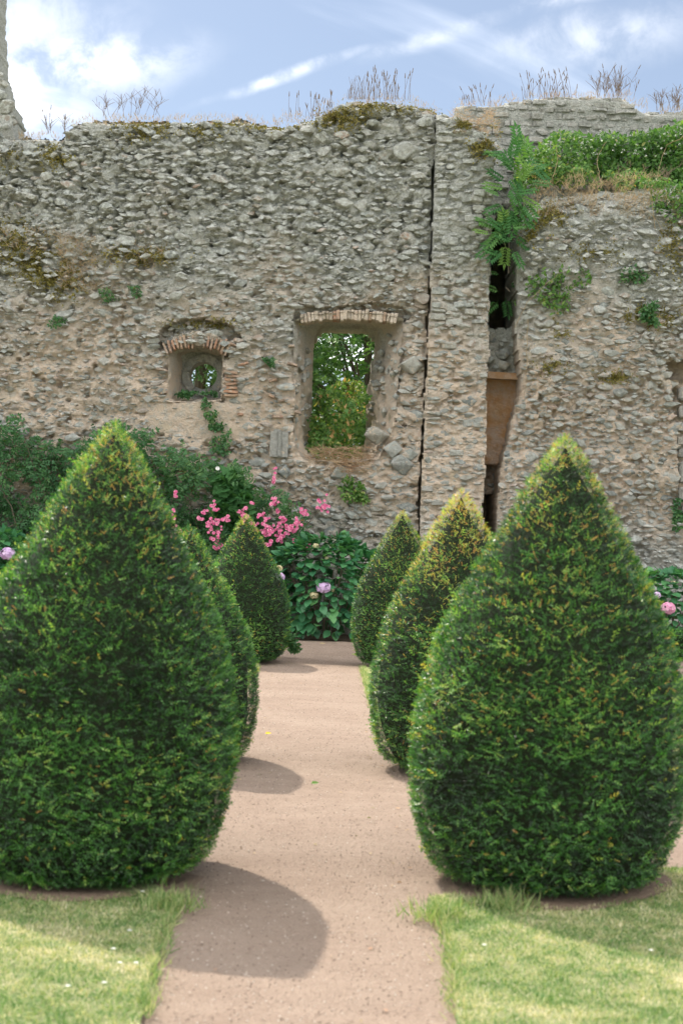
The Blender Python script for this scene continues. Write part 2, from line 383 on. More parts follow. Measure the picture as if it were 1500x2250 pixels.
# stone templates (unit boxes about the origin)
def stone_variant(seed, n=11, bevel=False, flat=.55):
    r = random.Random(seed); bm = bmesh.new()
    pw = r.uniform(1.3, 3.0) if not bevel else r.uniform(2.0, 4.5)
    for i in range(n):
        d = Vector((r.gauss(0, 1), r.gauss(0, 1), r.gauss(0, 1))); 
        e = max(1e-6, (abs(d.x) ** (pw + 1) + abs(d.y) ** (pw + 1) + abs(d.z) ** (pw + 1)) ** (1 / (pw + 1)))
        bm.verts.new(d / e * 0.5 * r.uniform(.86, 1.08))
    for c in [(-.5, 0, 0), (.5, 0, 0), (0, 0, .5), (0, 0, -.5)]:
        bm.verts.new(Vector(c) + Vector((r.uniform(-.05, .05), r.uniform(-.5, .1), r.uniform(-.05, .05))))
    res = bmesh.ops.convex_hull(bm, input=bm.verts[:])
    bmesh.ops.delete(bm, geom=[v for v in bm.verts if not v.link_faces], context='VERTS')
    bmesh.ops.dissolve_limit(bm, angle_limit=R(14), verts=bm.verts[:], edges=bm.edges[:])
    if bevel:
        bmesh.ops.bevel(bm, geom=bm.edges[:], offset=.035, segments=1, affect='EDGES', clamp_overlap=True)
    bmesh.ops.triangulate(bm, faces=bm.faces[:])
    bm.verts.ensure_lookup_table()
    V = np.array([v.co[:] for v in bm.verts]); F = np.array([[v.index for v in f.verts] for f in bm.faces])
    bm.free(); return V, F
S_SMALL = [stone_variant(100 + i, 6) for i in range(26)]
S_BIG = [stone_variant(300 + i, 9, True) for i in range(28)]
def block_variant(seed):
    r = random.Random(seed); bm = bmesh.new(); bmesh.ops.create_cube(bm, size=1)
    for v in bm.verts: v.co += Vector((r.uniform(-.05, .05), r.uniform(-.06, .06), r.uniform(-.1, .1)))
    bmesh.ops.bevel(bm, geom=bm.edges[:], offset=.10, segments=1, affect='EDGES')
    for v in bm.verts: v.co += Vector((r.uniform(-.02, .02), r.uniform(-.03, .03), r.uniform(-.03, .03)))
    bmesh.ops.triangulate(bm, faces=bm.faces[:])
    V = np.array([v.co[:] for v in bm.verts]); F = np.array([[v.index for v in f.verts] for f in bm.faces]); bm.free(); return V, F
S_BLOCK = [block_variant(500 + i) for i in range(14)]
MESH_BIG = [mesh_np('stone', v, f, M['stone']) for v, f in S_BIG]
MESH_BLOCK = [mesh_np('stone', v, f, M['block']) for v, f in S_BLOCK]
MESH_BLOCK2 = [mesh_np('stone', v, f, M['block']) for v, f in S_BIG[:14]]
MESH_COURSE = [mesh_np('stone', v, f, M['stone']) for v, f in S_BLOCK]
MESH_PALE = [mesh_np('brick', v, f, M['palebrick']) for v, f in S_BLOCK[:8]]
MESH_BRICK = [mesh_np('brick', v, f, M['brick']) for v, f in S_BLOCK[:8]]

# ------------------------------------------------------------------ wall building
def face_solid(name, x0, x1, z0, top, Yf, disp, holes, step, depth, mat, parent, left=None, right=None, smooth=True):
    """front face of a ruin as a fine uneven sheet with openings, closed by sides that run back"""
    nx = int((x1 - x0) / step) + 1; z1 = max(z for _, z in top) + .3; nz = int((z1 - z0) / step) + 1
    gx, gz = np.meshgrid(x0 + np.arange(nx) * step, z0 + np.arange(nz) * step)
    P = np.c_[gx.ravel(), gz.ravel()]
    jx = vnoise(P / step * .9, 5) * step * .33; jz = vnoise(P / step * .9 + 50, 6) * step * .33
    X = P[:, 0] + jx; Z = P[:, 1] + jz
    cx = (gx[:-1, :-1] + step / 2).ravel(); cz = (gz[:-1, :-1] + step / 2).ravel()
    tz = np.interp(cx, [a for a, _ in top], [b for _, b in top]) + .05 * fbm(np.c_[cx * 6, cx * 0], 3, 9)
    keep = cz < tz
    if left: keep &= cx > np.interp(cz, [b for a, b in left], [a for a, b in left]) + .022 * fbm(np.c_[cz * 4, cz * 0], 3, 3)
    if right: keep &= cx < np.interp(cz, [b for a, b in right], [a for a, b in right]) + .022 * fbm(np.c_[cz * 4, cz * 0], 3, 4)
    for h in holes: keep &= ~inpoly(cx, cz, h)
    K = keep.reshape(nz - 1, nx - 1)
    Y = Yf + disp(X, Z)
    V = np.c_[X, Y, Z]
    idx = np.arange(nx * nz).reshape(nz, nx)
    a, b_, c, d_ = idx[:-1, :-1][K], idx[:-1, 1:][K], idx[1:, 1:][K], idx[1:, :-1][K]
    F = [np.c_[a, b_, c, d_]]
    nv = len(V); VB = np.c_[X, np.full(len(X), Yf + depth), Z]
    Kp = np.pad(K, 1)
    for (di, dj, e0, e1) in ((-1, 0, (0, 1), (0, 0)), (1, 0, (1, 0), (1, 1)), (0, -1, (0, 0), (1, 0)), (0, 1, (1, 1), (0, 1))):
        bnd = K & ~Kp[1 + di:nz + di, 1 + dj:nx + dj]
        ii, jj = np.nonzero(bnd)
        p, q = idx[ii + e0[0], jj + e0[1]], idx[ii + e1[0], jj + e1[1]]
        F.append(np.c_[p, q, q + nv, p + nv])
    F = np.concatenate(F); V = np.concatenate([V, VB])
    used = np.unique(F); remap = np.full(len(V), -1); remap[used] = np.arange(len(used))
    me = mesh_np(name, V[used], remap[F], mat, None, smooth); sm_ = np.zeros(len(me.polygons), bool); sm_[:int(K.sum())] = smooth
    me.polygons.foreach_set('use_smooth', sm_)
    return link(name, me, parent)

def prism(name, poly, y0, y1, mat, parent):
    n = len(poly); bm = bmesh.new()
    f0 = [bm.verts.new((x, y0, z)) for x, z in poly]; f1 = [bm.verts.new((x, y1, z)) for x, z in poly]
    bm.faces.new(f0); bm.faces.new(f1[::-1])
    for i in range(n): bm.faces.new((f0[i], f1[i], f1[(i + 1) % n], f0[(i + 1) % n]))
    bmesh.ops.recalc_face_normals(bm, faces=bm.faces[:])
    me = bpy.data.meshes.new(name); bm.to_mesh(me); bm.free(); me.materials.append(mat)
    return link(name, me, parent)

def resample(loop, n):
    L = np.array(list(loop) + [loop[0]], float); s = np.r_[0, np.cumsum(np.linalg.norm(np.diff(L, axis=0), axis=1))]
    u = np.linspace(0, s[-1], n, endpoint=False)
    return np.c_[np.interp(u, s, L[:, 0]), np.interp(u, s, L[:, 1])]
def reveal(name, outer, inner, y0, y1, mat, parent, n=110, rows=22, amp=.025, seg=None):
    """the splayed sides of an opening, from the outer outline to the inner one; both start at the same corner"""
    o, i = resample(outer, n), resample(inner, n); V = []
    for r in range(rows):
        f = r / (rows - 1); p = o * (1 - f) + i * f
        y = np.full(n, y0 + (y1 - y0) * f)
        c = p.mean(0); out = norm(p - c)
        am = amp if 0 < r < rows - 1 else amp * .5
        dn = fbm(np.c_[p * 5, y * 5], 5, 31, .62) * am
        V.append(np.c_[p[:, 0] + out[:, 0] * (dn + .012), y, p[:, 1] + out[:, 1] * (dn + .012)])
    V = np.concatenate(V); F = []
    cols = range(n) if seg is None else range(int(seg[0] * n), int(seg[1] * n))
    for r in range(rows - 1):
        for k in cols:
            k2 = (k + 1) % n; F.append((r * n + k, r * n + k2, (r + 1) * n + k2, (r + 1) * n + k))
    F = np.array(F); used = np.unique(F); rm = np.full(len(V), -1); rm[used] = np.arange(len(used))
    return link(name, mesh_np(name, V[used], rm[F], mat, None, True), parent)

def pack(dens, x0, x1, z0, z1, sizes, aspect=(.45, .8), rot=.22, res=.02, over=.12, occ=None):
    nx, nz = int((x1 - x0) / res) + 2, int((z1 - z0) / res) + 2
    if occ is None: occ = np.zeros((nz, nx), bool)
    out = []
    for w0, tries in sizes:
        xs = RNG.uniform(x0, x1, tries); zs = RNG.uniform(z0, z1, tries); dd = dens(xs, zs)
        ok = RNG.random(tries) < dd
        for x, z in zip(xs[ok], zs[ok]):
            w = w0 * random.uniform(.8, 1.25); h = w * random.uniform(*aspect); a = random.gauss(0, rot)
            hw = max(w, h) / 2; i0, i1 = int((z - z0 - hw) / res), int((z - z0 + hw) / res) + 1; j0, j1 = int((x - x0 - hw) / res), int((x - x0 + hw) / res) + 1
            i0, j0 = max(i0, 0), max(j0, 0); sub = occ[i0:i1, j0:j1]
            if sub.size == 0: continue
            gz, gx = np.mgrid[i0:i0 + sub.shape[0], j0:j0 + sub.shape[1]]
            dx = gx * res + x0 - x; dz = gz * res + z0 - z
            u = (dx * math.cos(a) + dz * math.sin(a)) / (w / 2); v = (-dx * math.sin(a) + dz * math.cos(a)) / (h / 2)
            e = u ** 4 + v ** 4 < 1
            n = e.sum()
            if n == 0 or (sub & e).sum() > over * n: continue
            sub |= e; out.append((x, z, w, h, a))
    return out

def lay_stones(parent, stones, Yf, disp, limit=300, meshes=None, smalls=None, mat='stone', prot=(.012, .12), name='stone', fill='rubble'):
    """the largest stones as parts of their own, the rest joined"""
    meshes = meshes or MESH_BIG; smalls = smalls or S_SMALL
    stones = sorted(stones, key=lambda s: -s[2] * s[3]); xs = np.array([s[0] for s in stones]); zs = np.array([s[1] for s in stones])
    sy = Yf + disp(xs, zs); acc = Acc()
    for i, (x, z, w, h, a) in enumerate(stones):
        d = .55 * min(w, h) + .07; p = prot[0] + (prot[1] - prot[0]) * random.random() ** 2.2; yc = sy[i] - p + d / 2
        if i < limit:
            me = meshes[random.randrange(len(meshes))]
            o = bpy.data.objects.new(name, me); COL.objects.link(o); o.parent = parent
            o.location = (x - parent.location.x, yc - parent.location.y, z - parent.location.z)
            o.scale = (w * 1.04 * random.choice((-1, 1)), d, h * 1.04); o.rotation_euler = (random.uniform(-.22, .22), -a, random.uniform(-.16, .16))
        else:
            tv, tf = smalls[random.randrange(len(smalls))]
            Rm = np.array((Matrix.Rotation(-a, 3, 'Y') @ Matrix.Rotation(random.uniform(-.3, .3), 3, 'X') @ Matrix.Rotation(random.uniform(-.25, .25), 3, 'Z')))
            acc.inst(tv, tf, np.array([[x, yc, z]]), Rm[None], np.array([[w * 1.08, d, h * 1.08]]), np.array([random.random()]))
    if acc.V: stuff(acc.build(fill, M[mat], parent))

def px_poly(pts, Y): return [wp(a, b, Y) for a, b in pts]
YW = 23.5                                     # face of the main wall
X_, Z_ = 0, 1
# outlines read off the photograph, on the plane of the wall face
top_main = sorted(px_poly([(-260, 300), (-60, 292), (45, 290), (130, 291), (147, 268), (162, 255), (235, 252), (350, 256), (450, 253), (520, 250), (560, 260), (620, 264), (680, 252),
                           (708, 240), (750, 220), (800, 211), (860, 211), (920, 224), (962, 242), (1000, 260)], YW))
crack = [wp(x, y, YW) for x, y in [(962, 180), (958, 245), (950, 420), (944, 620), (935, 800), (928, 950), (918, 1150), (912, 1420)]]
crack_l = sorted([(a - .016, b) for a, b in crack], key=lambda q: q[1]); crack_r = sorted([(a + .016, b) for a, b in crack], key=lambda q: q[1])
win_out = px_poly([(645, 702), (700, 690), (760, 688), (830, 690), (886, 700), (880, 760), (872, 860), (866, 920), (858, 950), (830, 1008), (750, 1014), (668, 1012), (648, 985), (646, 930), (648, 850), (646, 760)], YW)
YI = YW + 1.1
win_in = px_poly([(690, 742), (706, 722), (750, 719), (800, 722), (824, 740), (824, 770), (812, 830), (806, 880), (803, 930), (803, 965), (790, 1008), (740, 1012), (690, 1010), (676, 990), (680, 900), (688, 800)], YI)
niche_out = px_poly([(372, 772), (400, 762), (432, 758), (462, 762), (492, 774), (490, 830), (486, 880), (420, 884), (370, 880), (370, 830)], YW)
YN = YW + .62
niche_in = px_poly([(402, 782), (420, 778), (440, 776), (462, 778), (486, 786), (485, 830), (483, 872), (430, 874), (402, 872), (402, 830)], YN)
rec1 = px_poly([(340, 742), (360, 718), (400, 704), (450, 700), (500, 712), (535, 740), (500, 752), (470, 735), (430, 728), (385, 738), (370, 768), (350, 772)], YW)
rec2 = px_poly([(655, 668), (700, 676), (760, 668), (830, 662), (880, 672), (905, 690), (890, 706), (830, 690), (700, 690), (640, 706)], YW)
plaster1 = px_poly([(330, 884), (560, 884), (548, 930), (540, 966), (430, 962), (330, 950), (318, 915)], YW)
plaster2 = px_poly([(494, 790), (545, 770), (600, 830), (655, 720), (648, 930), (600, 945), (545, 930), (494, 884)], YW)
def soft_in(x, z, poly, k=.02):
    n = inpoly(x + k * fbm(np.c_[x * 9, z * 9], 2, 71), z + k * fbm(np.c_[x * 9 + 40, z * 9], 2, 72), poly)
    return n.astype(float)
def disp_main(x, z):
    p = np.c_[np.ravel(x), np.ravel(z)]; x, z = p[:, 0], p[:, 1]
    pl = np.maximum(soft_in(x, z, plaster1), .5 * soft_in(x, z, plaster2)); k = 1 - .8 * pl
    d = .07 * fbm(p * .55, 2, 1) + k * (.045 * fbm(p * np.array([2.6, 3.6]), 3, 2) + .028 * fbm(p * np.array([9, 13]), 3, 3))
    d -= k * .03 * np.clip(vnoise(p * np.array([5, 8]), 8) - .45, 0, 1)
    d += k * .30 * np.clip(vnoise(p * np.array([7, 12]), 77) - .55, 0, 1)          # fallen-out stones
    n_ = fbm(p * 1.1, 3, 46); zn = np.clip((z - 4.6) / 2.2, .0, 1) * .75 + np.clip(n_, -.2, .8) * .55 + .12 + .5 * np.clip((2.4 - z) / 1.2, 0, 1)
    d += .085 * k * np.clip(zn, 0, 1.1) * joint_depth(OCC_MAIN, -7.6, .1, x, z)
    d += .20 * soft_in(x, z, rec1) + .16 * soft_in(x, z, rec2)
    d += .35 * np.clip((z - (np.interp(x, [a for a, _ in top_main], [b for _, b in top_main]) - .22)) / .22, 0, 1) ** 2   # rounded, crumbling top
    d += .05 * np.clip((2.6 - z) / 2.6, 0, 1) * -1
    return d

# stones of the main wall
def dens_main(x, z):
    d = np.full(len(x), 1.0)
    tz = np.interp(x, [a for a, _ in top_main], [b for _, b in top_main])
    cr = np.interp(z, [b for _, b in crack_l], [a for a, _ in crack_l])
    d[(z > tz - .10) | (x > cr - .07)] = 0
    for h, m_ in ((win_out, 1.07), (niche_out, 1.12)):
        c = np.mean(h, axis=0); hh = [tuple(c + (np.array(q) - c) * m_) for q in h]; d[inpoly(x, z, hh)] = 0
    d[inpoly(x, z, plaster1)] *= .04; d[inpoly(x, z, plaster2)] *= .45
    n = fbm(np.c_[x, z] * .9, 3, 44); lowz = np.clip((6.2 - z) / 2.0, 0, 1) * np.clip((z - 1.5) / 1.0, 0, 1)
    d *= np.clip(1 - .45 * lowz * (n > -.1), 0.3, 1)
    return d
big_zone = px_poly([(560, 250), (950, 230), (945, 480), (700, 470), (560, 380)], YW)
quoin = px_poly([(872, 640), (945, 640), (925, 1150), (820, 1160), (650, 1190), (660, 1030), (830, 1015), (868, 920)], YW)
occ = np.zeros((int(10.6 / .02) + 2, int(9.4 / .02) + 2), bool)
args = dict(x0=-7.6, x1=1.75, z0=.1, z1=10.6, occ=occ)
stones = []
inq = lambda x, z: np.maximum(inpoly(x, z, big_zone), inpoly(x, z, quoin)).astype(float)
stones += pack(lambda x, z: dens_main(x, z) * inq(x, z), sizes=[(.42, 60), (.32, 300), (.24, 500)], aspect=(.45, .8), rot=.2, **args)
stones += pack(dens_main, sizes=[(.34, 40), (.26, 260), (.195, 1900), (.15, 6500), (.112, 12000), (.082, 15000), (.06, 14000)], aspect=(.28, .62), rot=.17, over=.2, **args)
def joint_depth(occ_, x0, z0, x, z, res=.02):
    o_ = occ_.astype(float); bl = o_.copy()
    for ax_ in (0, 1): bl = (np.roll(bl, 1, ax_) + 2 * bl + np.roll(bl, -1, ax_)) / 4
    ii = np.clip(((z - z0) / res).astype(int), 0, o_.shape[0] - 1); jj = np.clip(((x - x0) / res).astype(int), 0, o_.shape[1] - 1)
    return 1 - np.clip(bl[ii, jj] * 1.25, 0, 1)
OCC_MAIN = occ
wall = thing('ruined_wall', 'tall ruined rubble stone wall with a large window opening and a small round window', 'wall', (-1.5, YW, 0))
face_solid('mortar_face', -7.6, 1.9, -.1, top_main, YW, disp_main, [win_out, niche_out], .025, .42, M['mortar'], wall, right=crack_l, smooth=False)
top_b = [(a, b - .12) for a, b in top_main]
niche_hole = px_poly([(380, 760), (510, 760), (510, 890), (380, 890)], YN)
face_solid('wall_core', -7.6, 1.7, -.1, top_b, YI, lambda x, z: .05 * fbm(np.c_[x, z] * 3, 3, 5), [win_in, niche_hole], .06, .6, M['mortar'], wall, right=[(1.55, -1), (1.6, 12)])
face_solid('wall_core', -7.6, 1.7, -.1, top_b, YW + .40, lambda x, z: 0 * x, [win_out, niche_out], .06, .7, M['mortar'], wall, right=[(1.55, -1), (1.6, 12)])
reveal('window_reveal', win_out, win_in, YW - .0, YI + .03, M['mortar'], wall, 190, 40, .05)
reveal('niche_reveal', niche_out, niche_in, YW, YN + .02, M['mortar'], wall, 120, 24, .028)
# back of the niche with its round light and stone ring
occ_c = np.array(wp(447, 825, YN)); rad = 30 * YN / FPX
def ring_mesh(name, r0, r1, y0, y1, a0, a1, mat, parent, n=10):
    bm = bmesh.new(); g = []
    for k in range(n + 1):
        a = a0 + (a1 - a0) * k / n; ca, sa = math.cos(a), math.sin(a); j0 = 1 + .03 * math.sin(k * 2.3 + a0 * 5)
        g.append([bm.verts.new((occ_c[0] + ca * r * jj, y, occ_c[1] + sa * r * jj)) for r, y, jj in ((r0, y0 + .02, 1), (r1, y0, j0), (r1, y1, j0), (r0, y1, 1))])
    for k in range(n):
        for q in range(4): bm.faces.new((g[k][q], g[k][(q + 1) % 4], g[k + 1][(q + 1) % 4], g[k + 1][q]))
    bm.faces.new(g[0]); bm.faces.new(g[-1][::-1]); bmesh.ops.recalc_face_normals(bm, faces=bm.faces[:])
    me = bpy.data.meshes.new(name); bm.to_mesh(me); bm.free(); me.materials.append(mat); return link(name, me, parent)
circ = [(occ_c[0] + math.cos(a) * rad * 1.12, occ_c[1] + math.sin(a) * rad * 1.12) for a in np.linspace(0, 2 * math.pi, 40, endpoint=False)]
nx0, nz0 = wp(385, 890, YN); nx1, nz1 = wp(505, 766, YN)
face_solid('niche_back', nx0, nx1, nz0, [(nx0, nz1), (nx1, nz1)], YN, lambda x, z: .02 * fbm(np.c_[x, z] * 8, 3, 15), [circ], .02, .3, M['mortar_grey'], wall)
for a0, a1 in ((.3, 1.5), (1.55, 2.9), (2.95, 4.1), (4.15, 5.3), (5.35, 6.53)):
    ring_mesh('ring_stone', rad, rad * 1.55, YN - .035, YN + .32, a0, a1, M['block'], wall)

lay_stones(wall, stones, YW, disp_main, 300)
# stones in the right jamb of the window and inside its sill
for k in range(46):
    f = random.random(); y = YW + .05 + f * .95; pyy = random.uniform(735, 990)
    ox = np.interp(pyy, [700, 860, 950, 1010], [884, 872, 858, 828]); ix = np.interp(pyy, [740, 830, 930, 1010], [824, 812, 803, 790])
    q0 = wp(ox, pyy, YW); q1 = wp(ix, pyy, YI); x = q0[0] + (q1[0] - q0[0]) * f + .02; z = q0[1] + (q1[1] - q0[1]) * f
    o = bpy.data.objects.new('stone', MESH_BIG[k % 28]); COL.objects.link(o); o.parent = wall
    o.location = (x - wall.location.x, y - wall.location.y, z); w_ = random.uniform(.10, .26)
    o.scale = (.12, w_, w_ * random.uniform(.4, .7)); o.rotation_euler = (random.uniform(-.2, .2), 0, R(-20))
for k in range(30):
    f = random.random(); y = YW + .04 + f * .9; pyy = random.uniform(715, 1000)
    ox = np.interp(pyy, [700, 850, 985], [646, 648, 648]); ix = np.interp(pyy, [742, 800, 990], [690, 688, 676])
    q0 = wp(ox, pyy, YW); q1 = wp(ix, pyy, YI); x = q0[0] + (q1[0] - q0[0]) * f - .035; z = q0[1] + (q1[1] - q0[1]) * f
    o = bpy.data.objects.new('stone', MESH_BIG[(k * 5) % 28]); COL.objects.link(o); o.parent = wall
    o.location = (x - wall.location.x, y - wall.location.y, z); w_ = random.uniform(.10, .24)
    o.scale = (.12, w_, w_ * random.uniform(.4, .7)); o.rotation_euler = (random.uniform(-.2, .2), 0, R(12))
# loose boulders on the sill
for px, py, w, h in ((828, 955, .42, .30), (862, 985, .34, .30), (884, 1020, .46, .34), (905, 800, .46, .34), (765, 1066, .40, .12), (1005 - 380, 1035, .28, .26)):
    x, z = wp(px, py, YW)
    o = bpy.data.objects.new('stone', MESH_BIG[(px * 7) % 28]); COL.objects.link(o); o.parent = wall
    o.location = (x - wall.location.x, .05, z); o.scale = (w, .34, h); o.rotation_euler = (.1, random.uniform(-.1, .1), random.uniform(-.3, .3))
# brick arch over the niche
def brick(parent, px, py, L, th, ang, Y, meshes=MESH_BRICK, dep=.16, nm='brick'):
    x, z = wp(px, py, Y); o = bpy.data.objects.new(nm, meshes[random.randrange(len(meshes))]); COL.objects.link(o); o.parent = parent
    o.location = (x - parent.location.x, Y - parent.location.y + dep * .32, z - parent.location.z)
    o.scale = (L, dep, th); o.rotation_euler = (0, -ang, 0); return o
for k in range(17):
    f = k / 16; px = 364 + f * 136; py = 766 - 18 * (1 - (2 * f - 1) ** 2)
    if k in (8, 9): continue
    a = R(90) + (.5 - f) * .75 + random.gauss(0, .04)
    brick(wall, px, py, random.uniform(.16, .27), random.uniform(.034, .052), a, YW - .05 + random.uniform(-.012, .02))
for k in range(7): brick(wall, 507 + random.uniform(-3, 3), 818 + k * 8.5, random.uniform(.15, .26), .045, random.gauss(0, .06), YW - .05)
for px, py in ((516, 758), (534, 800), (600, 835), (618, 880), (610, 915), (640, 760), (356, 812), (360, 862), (655, 905), (528, 910), (642, 800), (596, 870)):
    brick(wall, px, py, random.uniform(.1, .2), .045, random.gauss(0, .25), YW - .05)
for k in range(27):
    f = k / 26; brick(wall, 664 + f * 204, 700 - 7 * (1 - (2 * f - 1) ** 2) + random.uniform(-1.5, 1.5), random.uniform(.14, .2), .064, R(90) + (.5 - f) * .35 + random.gauss(0, .03), YW + .07 + random.uniform(-.015, .015), dep=.3,
                      meshes=MESH_BRICK if k in (9, 10, 19, 23) else MESH_PALE)
# dressed block with a roll moulding left in the wall under the window
bx, bz = wp(613, 976, YW); pl = [(-.15, -.21), (.15, -.22), (.15, .2), (-.14, .21)]
cb = prism('dressed_block', [(bx + a, bz + c) for a, c in pl], YW - .07, YW + .25, M['block'], wall)
mo = Acc(); mo.tube([(bx + .01, YW - .075, bz - .2), (bx + .012, YW - .075, bz), (bx + .01, YW - .075, bz + .2)], .035, .035, .4, 8); mo.build('moulding', M['block'], cb, True)

# ---- pilaster (straight buttress) right of the crack
YP = YW - .1
slot_l = sorted([wp(x, y, YP) for x, y in [(1094, 255), (1088, 330), (1080, 470), (1073, 720), (1067, 1000), (1061, 1140), (1056, 1420)]], key=lambda q: q[1])
top_pil = sorted(px_poly([(940, 238), (962, 240), (1000, 246), (1030, 258), (1060, 280), (1085, 300), (1110, 305)], YP))
OCC_P = np.zeros((int(8.9 / .02) + 2, int(1.8 / .02) + 2), bool)
def disp_pil(x, z):
    p = np.c_[np.ravel(x), np.ravel(z)]
    d = .03 * fbm(p * .8, 2, 21) + .022 * fbm(p * np.array([4, 8]), 3, 22) + .015 * fbm(p * np.array([10, 22]), 3, 23)
    d += .3 * np.clip((p[:, 1] - (np.interp(p[:, 0], [a for a, _ in top_pil], [b for _, b in top_pil]) - .2)) / .2, 0, 1) ** 2
    d += .05 * np.clip((vnoise(p * np.array([5, 11]), 78) - .6), 0, 1) * 3
    d += .085 * np.clip(.35 + .4 * np.clip((p[:, 1] - 5) / 2, 0, 1) + .6 * fbm(p * 1.3, 3, 48), 0, 1) * joint_depth(OCC_P, 1.0, .1, p[:, 0], p[:, 1])
    return d
pil = thing('wall_pilaster', 'straight narrow pilaster of flat coursed stones beside the dark vertical crack', 'buttress', (1.9, YP, 0))
def course(x_l, x_r, z0, z1, hr, wr, dens, gap=.012):
    out = []; z = z0
    while z < z1:
        h = random.uniform(*hr); x = x_l(z) + .02
        while x < x_r(z) - .04:
            w = random.uniform(*wr); w = min(w, x_r(z) - x)
            if w < .05: break
            hh = h * random.uniform(.7, 1.02)
            if random.random() < dens(x + w / 2, z): out.append((x + w / 2, z + h / 2 + random.gauss(0, .008), w - gap, hh - gap, random.gauss(0, .05)))
            x += w
        z += h
    return out
fl = lambda z: float(np.interp(z, [b for _, b in crack_r], [a for a, _ in crack_r])); fr = lambda z: float(np.interp(z, [b for _, b in slot_l], [a for a, _ in slot_l]))
def dpil(x, z):
    if z > np.interp(x, [a for a, _ in top_pil], [b for _, b in top_pil]) - .1: return 0
    return .95 if (x - fl(z) < .16 or fr(z) - x < .16) else 0
pst = course(fl, fr, .1, 8.9, (.07, .15), (.13, .30), dpil)
occp = np.zeros((int(8.9 / .02) + 2, int(1.8 / .02) + 2), bool)
for x, z, w, h, a in pst: occp[max(0, int((z - h / 2 - .1) / .02)):int((z + h / 2 - .1) / .02), max(0, int((x - w / 2 - 1.0) / .02)):int((x + w / 2 - 1.0) / .02)] = True
def dens_p(x, z):
    l = np.interp(z, [b for _, b in crack_r], [a for a, _ in crack_r]); r_ = np.interp(z, [b for _, b in slot_l], [a for a, _ in slot_l]); tz = np.interp(x, [a for a, _ in top_pil], [b for _, b in top_pil])
    return ((x > l + .08) & (x < r_ - .08) & (z < tz - .08)) * np.where(z > 5.6, 1., .8)
pst += pack(dens_p, 1.0, 2.75, .1, 8.9, [(.30, 150), (.22, 900), (.16, 2200), (.11, 2600), (.08, 2200)], (.3, .6), .10, occ=occp)
OCC_P[:] = occp
face_solid('mortar_face', 1.0, 2.7, -.1, top_pil, YP, disp_pil, [], .025, 1.9, M['mortar'], pil, left=crack_r, right=slot_l, smooth=False)
lay_stones(pil, pst, YP, disp_pil, 300, MESH_COURSE[:6] + MESH_BIG, S_SMALL, prot=(.012, .05))

# ---- set-back wall above the ledge
YB = 25.3
top_back = sorted(px_poly([(985, 222), (1050, 226), (1098, 222), (1120, 216), (1160, 210), (1230, 207), (1320, 205), (1380, 212), (1392, 226), (1425, 242), (1500, 236), (1620, 230), (1800, 240)], YB))
def disp_back(x, z):
    p = np.c_[np.ravel(x), np.ravel(z)]
    return .04 * fbm(p * .8, 2, 51) + .02 * fbm(p * np.array([5, 7]), 3, 52) + .3 * np.clip((p[:, 1] - (np.interp(p[:, 0], [a for a, _ in top_back], [b for _, b in top_back]) - .15)) / .15, 0, 1) ** 2
flue = px_poly([(1078, 480), (1142, 470), (1140, 700), (1136, 726), (1076, 726)], YB)
back = thing('upper_wall', 'set-back upper wall of neatly coursed grey blocks above the bramble ledge', 'wall', (5.0, YB, 0))
face_solid('mortar_face', 1.85, 8.6, -.1, top_back, YB, disp_back, [flue], .04, 2.4, M['mortar_grey'], back)
prism('flue_back', px_poly([(1050, 440), (1170, 440), (1170, 760), (1050, 760)], YB), YB + 2.35, YB + 2.6, M['earthmortar'], back)
bl = lambda z: 1.95; br = lambda z: 8.4
def dback(x, z):
    if z > np.interp(x, [a for a, _ in top_back], [b for _, b in top_back]) - .1: return 0
    return .97 if not inpoly(np.array([x]), np.array([z]), flue)[0] else 0
lay_stones(back, course(bl, br, 7.3, 9.6, (.09, .17), (.10, .28), dback, .02), YB, disp_back, 300, MESH_BLOCK + MESH_BLOCK2, S_BLOCK, 'block', (.01, .07))

# ---- broad right-hand buttress with a rounded top carrying the ledge
YR = YW - .25
top_r = sorted(px_poly([(1138, 480), (1150, 452), (1175, 430), (1210, 412), (1300, 404), (1400, 396), (1500, 392), (1640, 392), (1800, 400)], YR))
slot_r = sorted([wp(x, y, YR) for x, y in [(1148, 380), (1146, 470), (1141, 600), (1138, 720), (1143, 800), (1150, 860), (1128, 925), (1108, 1000), (1097, 1080), (1088, 1200), (1082, 1420)]], key=lambda q: q[1])
hole_r = px_poly([(1462, 796), (1500, 790), (1560, 800), (1560, 838), (1462, 834)], YR)
pier_r = px_poly([(1474, 838), (1600, 838), (1600, 1240), (1492, 1240), (1486, 1000)], YR)
OCC_R = np.zeros((int(7.6 / .02) + 2, int(5.4 / .02) + 2), bool)
def disp_r(x, z):
    p = np.c_[np.ravel(x), np.ravel(z)]; x, z = p[:, 0], p[:, 1]
    d = .10 * fbm(p * .7, 2, 61) + .045 * fbm(p * 3.3, 3, 62) + .02 * fbm(p * np.array([11, 15]), 3, 63)
    tz = np.interp(x, [a for a, _ in top_r], [b for _, b in top_r])
    d += .75 * np.clip((z - (tz - .75)) / .75, 0, 1) ** 2.2
    d += -.10 * np.clip((5 - z) / 5, 0, 1)
    sl = np.interp(z, [b for _, b in slot_r], [a for a, _ in slot_r]); d += .18 * np.clip(1 - (x - sl) / .25, 0, 1) ** 2
    d += .35 * inpoly(x, z, hole_r) + .08 * inpoly(x, z, pier_r)
    d += .2 * np.clip(vnoise(p * np.array([5, 8]), 79) - .6, 0, 1)
    d += .085 * np.clip(.45 + .7 * fbm(p * 1.1, 3, 47), 0, 1.1) * joint_depth(OCC_R, 2.2, .1, x, z)
    return d
